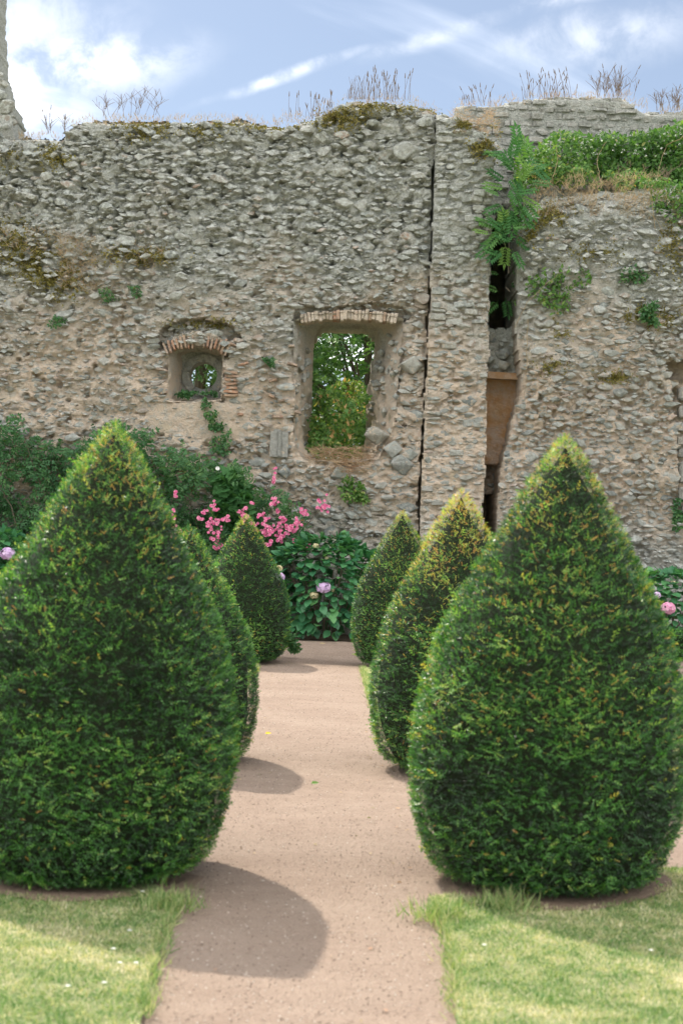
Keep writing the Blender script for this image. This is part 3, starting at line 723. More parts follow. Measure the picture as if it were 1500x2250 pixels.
but = thing('rubble_buttress', 'broad bulging rubble buttress with tufts of moss beside the dark slot', 'buttress', (4.6, YR, 0))
def dens_r(x, z):
    d = np.ones(len(x)); tz = np.interp(x, [a for a, _ in top_r], [b for _, b in top_r]); sl = np.interp(z, [b for _, b in slot_r], [a for a, _ in slot_r])
    d[(z > tz - .1) | (x < sl + .05) | inpoly(x, z, hole_r) | inpoly(x, z, pier_r)] = 0
    return d * np.clip(.8 - .25 * fbm(np.c_[x, z] * .9, 3, 45), .35, 1)
stones = pack(dens_r, 2.2, 7.6, .1, 7.7, [(.32, 50), (.24, 220), (.185, 1100), (.14, 3400), (.105, 6000), (.078, 7500), (.058, 6000)], (.28, .64), .18, over=.2, occ=OCC_R)
face_solid('mortar_face', 2.2, 7.6, -.1, top_r, YR, disp_r, [], .028, 2.0, M['mortar'], but, left=slot_r, smooth=False)
lay_stones(but, stones, YR, disp_r, 300, prot=(.02, .12))
for k, (px, py, w, h) in enumerate(((1498, 866, .3, .22), (1502, 905, .36, .2), (1500, 940, .34, .12), (1497, 968, .3, .14), (1502, 996, .36, .16), (1500, 1040, .34, .34), (1502, 1085, .36, .22), (1505, 1120, .3, .16))):
    x, z = wp(px, py, YR); o = bpy.data.objects.new('quoin', MESH_BLOCK[k]); COL.objects.link(o); o.parent = but
    o.location = (x + .12 - but.location.x, .05, z); o.scale = (w * 1.3, .35, h)
# ledge soil behind the rounded top
lx0, lz0 = wp(1146, 470, YR)
prism('ledge_soil', [(lx0 + .05, 6.9), (8, 6.9), (8, 7.42), (3.6, 7.4), (lx0 + .1, 7.1)], YR + .7, YB + .1, M['soil'], but)

# ---- filling of the slot: rubble plug, ochre recess, low rubble
YS = YW + .55
plug = thing('slot_filling', 'rubble plug over an ochre plastered recess in the dark slot', 'masonry', (2.75, YS, 0))
sx0, sx1 = wp(1052, 900, YS)[0], wp(1172, 900, YS)[0]
def dsl(x, z): p = np.c_[np.ravel(x), np.ravel(z)]; return .06 * fbm(p * 4, 3, 81) + .025 * fbm(p * 14, 3, 82)
zt = wp(1105, 722, YS)[1]; zb = wp(1105, 830, YS)[1]; zm = wp(1105, 1010, YS + .3)[1]; zl = wp(1105, 1085, YS)[1]
face_solid('rubble_plug', sx0, sx1, zb, [(sx0, zt), (sx1, zt + .03)], YS, dsl, [], .03, 1.2, M['mortar_grey'], plug)
face_solid('ochre_panel', sx0, sx1, zm - .1, [(sx0, zb + .05), (sx1, zb + .05)], YS + .12, lambda x, z: .015 * fbm(np.c_[x, z] * 5, 3, 83), [], .03, .6, M['ochre'], plug)
face_solid('low_rubble', sx0, sx1, zl, [(sx0, zm), (sx1, zm - .05)], YS + .3, dsl, [], .03, .8, M['earthmortar'], plug)
prism('slot_base', [(sx0, -.1), (sx1, -.1), (sx1, zl), (sx0, zl)], YS + 1.2, YS + 1.35, M['earthmortar'], plug)
prism('lintel', [(sx0, zb - .02), (sx1, zb - .05), (sx1, zb + .06), (sx0, zb + .09)], YS - .12, YS + .1, M['ochre'], plug)
stl = pack(lambda x, z: np.ones(len(x)), sx0, sx1, zb + .05, zt - .05, [(.22, 60), (.15, 120), (.1, 200)])
lay_stones(plug, stl, YS, dsl, 60)
stl = pack(lambda x, z: np.ones(len(x)), sx0, sx1, zl + .05, zm - .1, [(.2, 60), (.13, 160)])
lay_stones(plug, stl, YS + .3, dsl, 60)

# ---- taller wall fragment at the left edge
YT = YW + .4
tw_out = sorted([wp(x - 13, y, YT) for x, y in [(1, -60), (0, 40), (3, 100), (6, 140), (18, 165), (20, 205), (34, 222), (42, 240), (41, 285), (50, 330)]], key=lambda q: q[1])
tower = thing('wall_fragment', 'taller jagged fragment of rubble wall rising at the broken end of the ruin', 'wall', (-6.5, YT, 0))
def disp_t(x, z): p = np.c_[np.ravel(x), np.ravel(z)]; return .06 * fbm(p * 2.5, 3, 91) + .02 * fbm(p * 12, 3, 92)
face_solid('mortar_face', -8.2, -5.2, 8.0, [(-9, 11.3), (-5, 10.9)], YT, disp_t, [], .035, .9, M['mortar_grey'], tower, right=tw_out)
def dens_t(x, z): rr = np.interp(z, [b for _, b in tw_out], [a for a, _ in tw_out]); return ((x < rr - .03) & (z < 10.8)).astype(float)
lay_stones(tower, pack(dens_t, -7.4, -5.2, 8.1, 10.9, [(.3, 200), (.2, 500), (.13, 900)], over=.2), YT, disp_t, 200)

# ------------------------------------------------------------------ ground, path, lawns, bed
def sheet(name, poly, z, mat, sub=0, edge=0):
    bm = bmesh.new(); f = bm.faces.new([bm.verts.new((x, y, z)) for x, y in poly])
    if edge:
        r = bmesh.ops.extrude_face_region(bm, geom=[f]); 
        for v in [g for g in r['geom'] if isinstance(g, bmesh.types.BMVert)]: v.co.z += edge
    bmesh.ops.recalc_face_normals(bm, faces=bm.faces[:])
    me = bpy.data.meshes.new(name); bm.to_mesh(me); bm.free(); me.materials.append(mat)
    return structure(link(name, me))
sheet('ground', [(-600, -600), (600, -600), (600, 600), (-600, 600)], -.012, M['groundmat'])
# uneven gravel sheet
gx, gy = np.meshgrid(np.arange(-9, 9.01, .11), np.arange(2.5, 22.3, .11)); Pg = np.c_[gx.ravel(), gy.ravel()]
Zg = .010 * fbm(Pg * 1.1, 3, 101) + .003 * fbm(Pg * 6, 2, 102)
nxg = gx.shape[1]; nyg = gx.shape[0]; ig = np.arange(nxg * nyg).reshape(nyg, nxg)
Fg = np.stack([ig[:-1, :-1], ig[:-1, 1:], ig[1:, 1:], ig[1:, :-1]], -1).reshape(-1, 4)
structure(link('gravel_path', mesh_np('gravel_path', np.c_[Pg, Zg + .012], Fg, M['gravel'], None, True)))
eL = [gp(318, 2250), gp(338, 2130), gp(372, 2035), gp(384, 1996)]
eR = [gp(1006, 2250), gp(990, 2100), gp(968, 2040), gp(948, 2006)]
y_near = 6.85; y_cross = 8.6; y_far = 17.35
def wob(pts, a=.02):
    out = []
    for (x0, y0), (x1, y1) in zip(pts, pts[1:] + pts[:1]):
        n = max(1, min(60, int(math.hypot(x1 - x0, y1 - y0) / .12)))
        for k in range(n): out.append((x0 + (x1 - x0) * k / n + random.uniform(-a, a), y0 + (y1 - y0) * k / n + random.uniform(-a, a)))
    return out
LAWNS = {
 'lawn near left': [(-7, 2.6), (eL[0][0] + .05, 2.6)] + eL + [(eL[3][0] - .05, eL[3][1] + .12), (-.95, y_near - .1), (-7, y_near)],
 'lawn near right': [(eR[0][0] - .05, 2.6), (7, 2.6), (7, y_near), (1.2, y_near), (eR[3][0], eR[3][1] + .1)] + eR[::-1],
 'lawn far left': [(-7, y_cross), (-.98, y_cross), (-.94, 12.5), (-.96, y_far), (-7, y_far)],
 'lawn far right': [(1.0, y_cross), (7, y_cross), (7, y_far), (.31, y_far), (.34, 14), (.42, 11.6), (.66, 10.2)]}
LP = {}
for k, p in LAWNS.items():
    p = wob(p); LP[k] = p; sheet('lawn', p, .012, M['turf'], 0, .024)
sheet('flower_bed', wob([(-9, 21.7), (-3, 21.9), (-1.0, 22.0), (.9, 22.0), (3.0, 21.2), (4.0, 20.0), (9, 20.0), (9, 24), (-9, 24)]), .026, M['soil'])

def grass_on(poly, n, hmin, hmax, ylim, xlim, seed, wid=.0035):
    xs = RNG.uniform(*xlim, n); ys = RNG.uniform(*ylim, n); ok = inpoly(xs, ys, poly); xs, ys = xs[ok], ys[ok]
    keepc = np.ones(len(xs), bool)
    for c in CONES: keepc &= (xs - c[0]) ** 2 + (ys - c[1]) ** 2 > (c[3] * (.86 + .1 * vnoise(np.c_[xs, ys] * 7, 5))) ** 2
    xs, ys = xs[keepc], ys[keepc]; N = len(xs)
    ax = norm(np.c_[RNG.normal(0, 1.0, (N, 2)), np.full(N, .8)]); nh = np.c_[RNG.normal(0, .5, size=(N, 2)), np.full(N, 1.)]
    p = np.c_[xs, ys]; n1 = fbm(p * 3.2, 4, seed); n2 = fbm(p * 12, 2, seed + 9)
    t = np.clip(.46 + .24 * n1 + .26 * n2 + RNG.normal(0, .24, N), 0, 1)
    # longer, greener fringe by the edges that the mower misses
    L = RNG.uniform(hmin, hmax, N)
    return Acc().inst(*T_TRI, np.c_[xs, ys, np.full(N, .034)], frames(ax, nh), np.c_[RNG.uniform(.8, 1.4, N) * wid, L, L], t)

# ------------------------------------------------------------------ topiary yews
PROF = np.array([(0, .60), (.02, .70), (.07, .86), (.16, .965), (.26, 1.0), (.36, .985), (.46, .93), (.56, .83), (.66, .67), (.76, .495), (.86, .31), (.94, .16), (.985, .06), (1, .0)])
def cone_from(pxtop, pytop, pybot, half):
    gx_, gy_ = gp(pxtop - (pybot - pytop) * math.tan(ROLL), pybot); rr = half * gy_ / FPX
    Y = gy_ + rr * .62; Rr = half * Y / FPX
    d = ray(pxtop, pytop); tt = Y / d.y; xt, zt_ = d.x * tt, CAM_H + d.z * tt
    return (xt, Y, zt_, Rr)
CONES0 = [cone_from(254, 932, 1972, 314), cone_from(1243, 960, 1990, 298), cone_from(418, 1158, 1692, 158), cone_from(1013, 1078, 1716, 186), cone_from(542, 1132, 1462, 102), cone_from(884, 1124, 1474, 104)]
CONES = [(c[0] - l, c[1], c[2], c[3]) for c, l in zip(CONES0, (.075, .055, 0, 0, 0, 0))]
YEW_LABEL = ['large clipped green yew cone on the lawn corner, sunlit orange tips along its edge', 'large clipped dark yew cone with speckled sunlit flank on the lawn corner across the path',
             'shortest clipped yew cone, standing directly behind the large green yew', 'clipped yew cone with dense orange young tips, between two yews of its row',
             'clipped yew cone beside the hydrangea and below the pink roses', 'slim clipped yew cone beside the hydrangea in front of the pilaster']
LEAN = [.075, .055, 0, 0, 0, 0]
def yew(i, n, tmpl, size):
    cx, cy, H, Rr = CONES[i]
    g = random.Random(40 + i); sx, sy = g.uniform(0, 50), g.uniform(0, 50)
    root = thing('yew_topiary', YEW_LABEL[i], 'topiary', (cx, cy, 0), 'clipped yew cones along the gravel path')
    zf = PROF[:, 0] * H; rf = PROF[:, 1] * Rr
    # surface points: probability along the profile by band area
    zz = np.linspace(0, H, 400); r_ = np.interp(zz, zf, rf); ds = np.hypot(np.gradient(zz), np.gradient(r_)); pdf = np.maximum(r_, .02) * ds; cdf = np.cumsum(pdf); cdf /= cdf[-1]
    u = RNG.random(n); z = np.interp(u, cdf, zz); th = RNG.uniform(0, 2 * math.pi, n)
    r = np.interp(z, zf, rf); sl = np.interp(z, zz, np.gradient(r_, zz))
    nrm = norm(np.c_[np.cos(th), np.sin(th), -sl])
    P0 = np.c_[np.cos(th) * r, np.sin(th) * r, z]
    q = P0 * np.array([1, 1, 1.25]) + (sx, sy, 0)
    lump = .009 * fbm(q * 3.5, 2, 200 + i) + .015 * vnoise(q * np.array([12, 12, 26]), 210 + i) + .011 * vnoise(q * np.array([28, 28, 52]), 215 + i)
    dep = lump - RNG.random(n) ** 2 * .034 - .004
    dep = np.where(r < .1, dep * .4, dep)
    P = P0 + nrm * dep[:, None]; P[:, 2] = np.maximum(P[:, 2], .075 + .02 * RNG.random(n)); P[:, 0] += LEAN[i] * (P[:, 2] / H) ** 1.3
    rv = runit(n); rv[:, 2] *= .45; rv -= (rv * nrm).sum(1, keepdims=True) * nrm
    ax = norm(nrm * RNG.uniform(.25, .9, n)[:, None] + norm(rv) * .85 + np.array([0, 0, .22]))
    nh = norm(nrm * .8 + np.array([0, 0, .55]) + runit(n) * .55)
    hz = z / H; patch = fbm(q * 1.8, 3, 230 + i)
    t = .30 + .10 * patch + RNG.normal(0, .12, n) + 14.0 * (dep + .008)  # deeper sprigs darker, outer ones lighter: shade of the hollows painted into the tint
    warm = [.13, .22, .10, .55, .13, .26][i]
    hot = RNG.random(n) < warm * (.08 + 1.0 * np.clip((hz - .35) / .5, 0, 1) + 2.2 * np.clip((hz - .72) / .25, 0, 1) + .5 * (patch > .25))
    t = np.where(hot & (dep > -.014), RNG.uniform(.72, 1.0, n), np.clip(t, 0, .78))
    s = size * RNG.uniform(.7, 1.3, n) * np.where(t > .8, .78, 1)
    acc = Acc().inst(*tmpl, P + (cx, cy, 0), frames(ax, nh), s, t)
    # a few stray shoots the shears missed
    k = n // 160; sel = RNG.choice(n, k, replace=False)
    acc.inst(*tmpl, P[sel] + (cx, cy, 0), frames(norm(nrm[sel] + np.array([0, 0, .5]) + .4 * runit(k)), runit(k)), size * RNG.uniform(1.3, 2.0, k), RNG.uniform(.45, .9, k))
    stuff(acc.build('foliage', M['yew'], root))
    # solid core added to block light, inner shade put into its dark colour
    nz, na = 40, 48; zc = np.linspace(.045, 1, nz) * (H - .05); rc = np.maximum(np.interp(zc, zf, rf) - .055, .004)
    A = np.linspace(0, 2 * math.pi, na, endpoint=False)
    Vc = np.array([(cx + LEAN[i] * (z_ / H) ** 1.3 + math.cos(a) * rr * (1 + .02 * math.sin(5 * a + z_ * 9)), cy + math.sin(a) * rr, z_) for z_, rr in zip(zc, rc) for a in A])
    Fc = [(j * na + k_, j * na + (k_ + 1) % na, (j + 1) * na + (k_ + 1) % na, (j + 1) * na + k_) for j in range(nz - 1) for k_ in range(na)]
    link('dark_core', mesh_np('dark_core', Vc, np.array(Fc), M['yewcore'], None, True), root)
    tr = Acc(); tr.tube([(cx, cy, .0), (cx + .01, cy, .1), (cx, cy, .3)], .05, .04, .5, 8); tr.build('trunk', M['bark'], root)
    return root
for i, (n, tm, sz) in enumerate(((52000, T_YEW, .030), (50000, T_YEW, .029), (23000, T_YEW, .031), (30000, T_YEW, .031), (22000, T_YEW_FAR, .033), (22000, T_YEW_FAR, .033))): yew(i, n, tm, sz)
# bare soil round each foot
for i, c in enumerate(CONES[:2]):
    rr = c[3] * .9
    pts = [(c[0] + math.cos(a) * rr * (1 + .06 * math.sin(3 * a + i)), c[1] + math.sin(a) * rr * (1 + .06 * math.cos(4 * a))) for a in np.linspace(0, 2 * math.pi, 40, endpoint=False)]
    so = sheet('soil_patch', pts, .041, M['soil2']); lp = LP['lawn near left' if i == 0 else 'lawn near right']
    for v in so.data.vertices:
        if not inpoly(np.array([v.co.x]), np.array([v.co.y]), lp)[0]: v.co.z = .006

for nm, n, hh, yl, xl, w in (('lawn near left', 115000, (.012, .028), (3.9, 6.9), (-2.6, -.4), .0045), ('lawn near right', 115000, (.012, .028), (3.9, 6.9), (.2, 2.4), .0045),
                             ('lawn far left', 30000, (.02, .05), (8.5, 17.4), (-2.6, -.7), .008), ('lawn far right', 60000, (.02, .05), (8.5, 17.4), (0, 4.6), .008)):
    o = stuff(grass_on(LP[nm], n, *hh, yl, xl, 300 + len(nm), w).build('grass', M['grass']))
    tag(o, {'lawn near left': 'sunlit mown grass crossed by the shadow of the large green yew', 'lawn near right': 'mown grass in front of the large dark speckled yew',
            'lawn far left': 'strip of mown grass along the path behind the shortest yew', 'lawn far right': 'mown grass beyond the crossing path, behind the large dark yew'}[nm], 'grass')
# longer tufts on the lawn edges and daisies
tuft = Acc()
for poly_e in (eL, eR, [(.42, 11.6), (.34, 14), (.31, 17.3)], [(-.95, 9.5), (-.95, 17)]):
    for (x0, y0), (x1, y1) in zip(poly_e, poly_e[1:]):
        n = int(math.hypot(x1 - x0, y1 - y0) * 500); f = RNG.random(n)
        P = np.c_[x0 + (x1 - x0) * f + RNG.normal(0, .02, n), y0 + (y1 - y0) * f + RNG.normal(0, .02, n), np.full(n, .02)]
        ax = norm(np.c_[RNG.normal(0, .6, (n, 2)), np.ones(n)]); L = RNG.uniform(.03, .075, n)
        tuft.inst(*T_BLADE, P, frames(ax, runit(n)), np.c_[np.full(n, .005), L, L], np.clip(RNG.normal(.4, .2, n), 0, 1))
for (cx_, cy_) in (gp(965, 2035), gp(372, 2010), gp(1110, 2012)):
    n = 260; P = np.c_[RNG.normal(cx_, .06, n), RNG.normal(cy_, .05, n), np.full(n, .03)]; L = RNG.uniform(.05, .11, n)
    tuft.inst(*T_BLADE, P, frames(norm(np.c_[RNG.normal(0, .5, (n, 2)), np.ones(n)]), runit(n)), np.c_[np.full(n, .006), L, L], np.clip(RNG.normal(.35, .15, n), 0, 1))
tag(stuff(tuft.build('edge_grass', M['grass'])), 'longer untrimmed grass fringe along the gravel path edges', 'grass')
DL = ['in the shaded grass at the foot of the large green yew', 'at the shadow edge on the lawn', 'in the sunny lawn']
for k, (px, py) in enumerate(((312, 1996), (284, 2086), (248, 2128), (298, 2160), (228, 2206), (262, 2160), (148, 2214), (1428, 2130), (1062, 2118))):
    x, y = gp(px, py); a = Acc()
    for j in range(9):
        an = j * .698; ax = np.array([[math.cos(an), math.sin(an), .25]])
        a.inst(*T_LEAF, np.array([[x, y, .07]]), frames(ax, np.array([[0, 0, 1.]])), np.array([[.008, .011, .011]]), np.array([.5]))
    r = thing('daisy', 'tiny white daisy standing in the lawn grass', 'flower', (x, y, .03), 'daisies in the lawn')
    a.build('petals', M['white'], r); s_ = Acc(); s_.tube([(x, y, .03), (x, y, .07)], .001, .001); s_.build('stem', M['grass'], r)
# pebbles on the path
n = 32000; Yp = 4.2 + (21 - 4.2) * RNG.random(n) ** 1.8; Xp = RNG.uniform(-1.6, 1.5, n) + 0
Zp = np.interp(Yp, [0, 30], [.012, .012]); ok = np.ones(n, bool)
for p in LP.values(): ok &= ~inpoly(Xp, Yp, p)
Xp, Yp = Xp[ok], Yp[ok]; n = len(Xp); Zp = .012 + .010 * fbm(np.c_[Xp, Yp] * 1.1, 3, 101) + .003 * fbm(np.c_[Xp, Yp] * 6, 2, 102)
OCT = T([(.5, 0, 0), (-.5, 0, 0), (0, .5, 0), (0, -.5, 0), (0, 0, .4), (.2, .2, -.3)], [(0, 2, 4), (2, 1, 4), (1, 3, 4), (3, 0, 4)])
pb = Acc().inst(*OCT, np.c_[Xp, Yp, Zp + .001], frames(np.c_[RNG.normal(size=(n, 2)), RNG.normal(0, .1, n)], np.tile([0, 0, 1.], (n, 1))), RNG.uniform(.003, .009, n) * (1 + .02 * Yp), RNG.random(n))
n2_ = 2200; sel = RNG.choice(n, n2_, replace=False)
pb.inst(*OCT, np.c_[Xp, Yp, Zp + .002][sel], frames(np.c_[RNG.normal(size=(n2_, 2)), RNG.normal(0, .2, n2_)], np.tile([0, 0, 1.], (n2_, 1))), RNG.uniform(.005, .011, n2_), np.where(RNG.random(n2_) < .6, RNG.uniform(.05, .3, n2_), RNG.uniform(.7, 1, n2_)))
mp, tp, bp = new_mat('pebble'); tp.link(tp.ramp(tint_of(tp)[0], [(0, (.10, .07, .05)), (.3, (.26, .19, .145)), (.7, (.38, .30, .235)), (1, (.60, .53, .45))]), bp.inputs['Base Color']); M['pebble'] = mp
tag(stuff(pb.build('gravel', M['pebble'])), 'loose small pebbles scattered over the gravel path', 'gravel')
nl = 420; side = RNG.choice([-1, 1], nl); yl_ = RNG.uniform(4.4, 18, nl); xl_ = -.2 + side * np.abs(RNG.normal(.62, .22, nl)); okl = np.ones(nl, bool)
for p in LP.values(): okl &= ~inpoly(xl_, yl_, p)
xl_, yl_ = xl_[okl], yl_[okl]; nl = len(xl_)
lt = Acc().inst(*T_LEAF, np.c_[xl_, yl_, .02 + .010 * fbm(np.c_[xl_, yl_] * 1.1, 3, 101)], frames(np.c_[RNG.normal(size=(nl, 2)), RNG.normal(0, .15, nl)], np.c_[RNG.normal(0, .3, (nl, 2)), np.ones(nl)]), RNG.uniform(.012, .03, nl), RNG.random(nl))
tag(stuff(lt.build('clippings', M['straw'])), 'dry clippings and leaf litter along the sides of the gravel path', 'litter')
for nm, px, py, mt, lab in (('fallen_leaf', 582, 1622, 'yellowleaf', 'bright yellow fallen leaf lying on the gravel'), ('fallen_leaf', 702, 1420, 'straw', 'dry brown fallen leaf on the shaded gravel before the hydrangea'), ('fallen_leaf', 683, 1734, 'bramble', 'small green fallen leaf on the gravel near a yew shadow')):
    x, y = gp(px, py); a = Acc().inst(*T_LEAF, np.array([[x, y, .035]]), frames(np.array([[.8, .5, .1]]), np.array([[0, -.5, 1.]])), np.array([.06 if py > 1500 else .11]), np.array([.5]))
    tag(a.build(nm, M[mt]), lab, 'leaf')

# ------------------------------------------------------------------ hydrangeas
HY = []
for s in range(5):
    r = random.Random(s); v = []; f = []
    rows = [(0, .02), (.18, .2), (.42, .34), (.68, .27), (.88, .12), (1, 0)]
    for y, w in rows:
        dr = -.22 * y * y; k = len(v)
        v += [(-w, y, dr + .10 * w + r.uniform(-.02, .02)), (0, y, dr - .035), (w, y, dr + .10 * w + r.uniform(-.02, .02))]
    for i in range(len(rows) - 1):
        for c in range(2): a, b_ = i * 3 + c, i * 3 + c + 1; f += [(a, b_, b_ + 3), (a, b_ + 3, a + 3)]
    HY.append(mesh_np('leaf', np.array(v), np.array(f), M['hydleaf'], None, True))
    HY[-1]['v'] = 0
HYV = [(np.array([q.co[:] for q in me.vertices]), np.array([p.vertices[:] for p in me.polygons])) for me in HY]
def floret_ball(c, rad, mat, parent, nf=70, into=None):
    d = runit(nf); d = d[d[:, 2] > -.75]; n = len(d); a = into if into is not None else Acc(); P = np.asarray(c) + d * rad * RNG.uniform(.88, 1.05, n)[:, None] * np.array([1, 1, .82])
    tt = RNG.random(n)
    base = norm(np.cross(d, runit(n)))
    for k in range(4):
        an = k * math.pi / 2; ax = base * math.cos(an) + np.cross(d, base) * math.sin(an) + d * .15
        a.inst(*T([(0, 0, 0), (-.5, .5, .05), (.5, .5, .05), (0, 1, 0)], [(0, 2, 1), (1, 2, 3)]), P, frames(ax, d), np.full(n, rad * .34), np.clip(tt + .1 * k, 0, 1))
    return None if into is not None else a.build('flower_head', mat, parent)
def hydrangea(label, c, rx, ry, h, n, nobj, heads):
    root = thing('hydrangea', label, 'hydrangea', (c[0], c[1], 0), 'hydrangeas at the foot of the wall')
    # leaves in tiers of opposite pairs over a mounded shell
    th = RNG.uniform(0, 2 * math.pi, n); u = RNG.random(n); z = .10 + (h - .10) * u ** .8
    zz = z / h; rr = np.clip(1 - np.clip(zz - .62, 0, 1) ** 2 / .2, .2, 1) * (.86 + .14 * np.clip(zz * 4, 0, 1)) * RNG.uniform(.72, 1.02, n)
    lum = 1 + .10 * fbm(np.c_[np.cos(th) * 2.2, np.sin(th) * 2.2, z * 2.6], 2, 400)
    P = np.c_[c[0] + np.cos(th) * rx * rr * lum, c[1] + np.sin(th) * ry * rr * lum, z]
    out = norm(np.c_[np.cos(th) / rx, np.sin(th) / ry, np.clip(zz - .5, 0, 1) * 1.6])
    ax = norm(out * .9 + runit(n) * .55 + np.array([0, 0, -.38])[None] * (1 - zz)[:, None] * 1.4); nh = norm(out * .55 + np.array([0, 0, .9]) + runit(n) * .35)
    S = RNG.uniform(.12, .20, n); Fm = frames(ax, nh)
    score = P[:, 1] * 1.0 - S * 2 + np.abs(P[:, 0]) * .1; order = np.argsort(score)
    for k in order[:nobj]:
        o = bpy.data.objects.new('leaf', HY[k % 5]); COL.objects.link(o); o.parent = root
        m4 = Matrix([[*(Fm[k][i] * S[k]), P[k][i] - root.location[i]] for i in range(3)] + [[0, 0, 0, 1]]); o.matrix_local = m4
    acc = Acc(); rest = order[nobj:]
    for v in range(5):
        s_ = rest[rest % 5 == v]; acc.inst(*HYV[v], P[s_], Fm[s_], S[s_], RNG.random(len(s_)))
    stuff(acc.build('inner_leaves', M['hydleaf'], root))
    st = Acc()
    for k in range(26):
        a = random.uniform(0, 6.28); f = random.uniform(.3, .8); hh = h * random.uniform(.5, .85)
        st.tube([(c[0] + math.cos(a) * .15, c[1] + math.sin(a) * .1, 0), (c[0] + math.cos(a) * rx * f * .6, c[1] + math.sin(a) * ry * f * .6, hh * .5), (c[0] + math.cos(a) * rx * f, c[1] + math.sin(a) * ry * f, hh)], .012, .006)
    st.build('stems', M['bark'], root)
    for px, py, Y, r, mt in heads: floret_ball(at(px, py, Y), r, M[mt], root, 150 if r > .07 else 70)
hx = wp(712, 1300, 22.5)[0]
hydrangea('dark leafy hydrangea with one big lilac flower head closing the path', (hx, 22.55, 0), .98, .72, 1.60, 1500, 300,
          [(711, 1291, 21.84, .105, 'lilac'), (690, 1308, 21.86, .065, 'cream'), (614, 1268, 21.9, .08, 'lilac'), (613, 1249, 21.9, .055, 'cream'), (729, 1297, 21.9, .04, 'cream'), (694, 1200, 22.1, .05, 'cream'), (718, 1226, 21.95, .03, 'cream')])
hx2 = wp(1470, 1330, 20.9)[0]
hydrangea('hydrangea with a bright pink flower head behind the low clipped hedge', (hx2, 21.0, 0), .95, .6, 1.22, 900, 160,
          [(1466, 1337, 20.33, .10, 'hotpink'), (1442, 1308, 20.4, .055, 'lilac'), (1430, 1342, 20.4, .06, 'cream'), (1478, 1280, 20.7, .035, 'cream')])
hx3 = wp(-25, 1300, 22.0)[0]
hydrangea('hydrangea with pale lilac flower heads below the dark climbing rose', (hx3, 22.2, 0), .85, .6, 1.55, 900, 160,
          [(18, 1217, 21.7, .11, 'lilac'), (10, 1284, 21.62, .09, 'lilac'), (-30, 1250, 21.6, .1, 'lilac')])

# low clipped box hedge at the right
hb = thing('box_hedge', 'low clipped box hedge edging the bed in front of the pink hydrangea', 'hedge', (5.3, 20.15, 0))
n = 9000; hp = np.c_[RNG.uniform(4.25, 6.6, n), RNG.uniform(19.85, 20.35, n), RNG.uniform(.03, .42, n)]
fcs = RNG.integers(0, 3, n); hp[fcs == 0, 1] = 19.87; hp[fcs == 1, 2] = .42; hp[fcs == 2, 0] = np.where(RNG.random((fcs == 2).sum()) < .7, 4.27, 6.6)
hp += .02 * RNG.normal(size=(n, 3))
stuff(Acc().inst(*T_LEAF, hp, frames(runit(n) + np.array([0, -.3, .5]), runit(n) + np.array([0, -.8, .8])), RNG.uniform(.02, .035, n), np.clip(RNG.normal(.35, .15, n), 0, .7)).build('foliage', M['yew'], hb))
prism('dark_core', [(4.32, .0), (6.6, .0), (6.6, .38), (4.32, .38)], 19.92, 20.35, M['yewcore'], hb)  # solid dark core added inside the hedge to block light

# ------------------------------------------------------------------ climbers and wall plants
def leafmass(poly_px, Y0, Y1, n, tmpl, size, mat, parent, tmean=.4, tsd=.18, dens=None, gap=.25, droop=.2, seed=0, nm='foliage', out=(0, -.75, .55)):
    xs_ = [p[0] for p in poly_px]; ys_ = [p[1] for p in poly_px]
    px = RNG.uniform(min(xs_), max(xs_), n * 3); py = RNG.uniform(min(ys_), max(ys_), n * 3)
    ok = inpoly(px + 14 * vnoise(np.c_[px, py] / 23, seed), py + 14 * vnoise(np.c_[px, py] / 23, seed + 1), poly_px); ok &= fbm(np.c_[px, py] / 60, 3, seed + 2) > -1 + gap * 2 - .3
    px, py = px[ok][:n], py[ok][:n]; N = len(px)
    lum = fbm(np.c_[px, py] / 70, 2, seed + 3); Yv = Y0 + (Y1 - Y0) * np.clip(RNG.random(N) ** 1.3 * .75 + .22 - .35 * lum, 0, 1)
    D = np.array([ray(a, b_) for a, b_ in zip(px, py)]); P = D * (Yv / D[:, 1])[:, None] + np.array([0, 0, CAM_H])
    ok = P[:, 2] > .03; P = P[ok]; lum = lum[ok]; N = len(P)
    ax = norm(runit(N) + np.array([0, -.25, -droop])); nh = norm(np.array(out) + runit(N) * .6)
    acc = Acc().inst(*tmpl, P, frames(ax, nh), size * RNG.uniform(.65, 1.3, N), np.clip(RNG.normal(tmean, tsd, N) + .1 * lum, 0, 1))
    return stuff(acc.build(nm, mat, parent)), P
def stems_px(lines, Y, r, mat, parent, nm='stem', wobble=.03):
    for ln in lines:
        a = Acc(); pts = np.array([at(x, y, Y + random.uniform(-.06, .06)) for x, y in ln]); u = np.linspace(0, len(pts) - 1, len(pts) * 4)
        q = np.c_[[np.interp(u, np.arange(len(pts)), pts[:, k]) for k in range(3)]].T + RNG.normal(0, wobble * .3, (len(u), 3))
        a.tube(q, r, r * .5, .5, 5); a.build(nm, mat, parent)

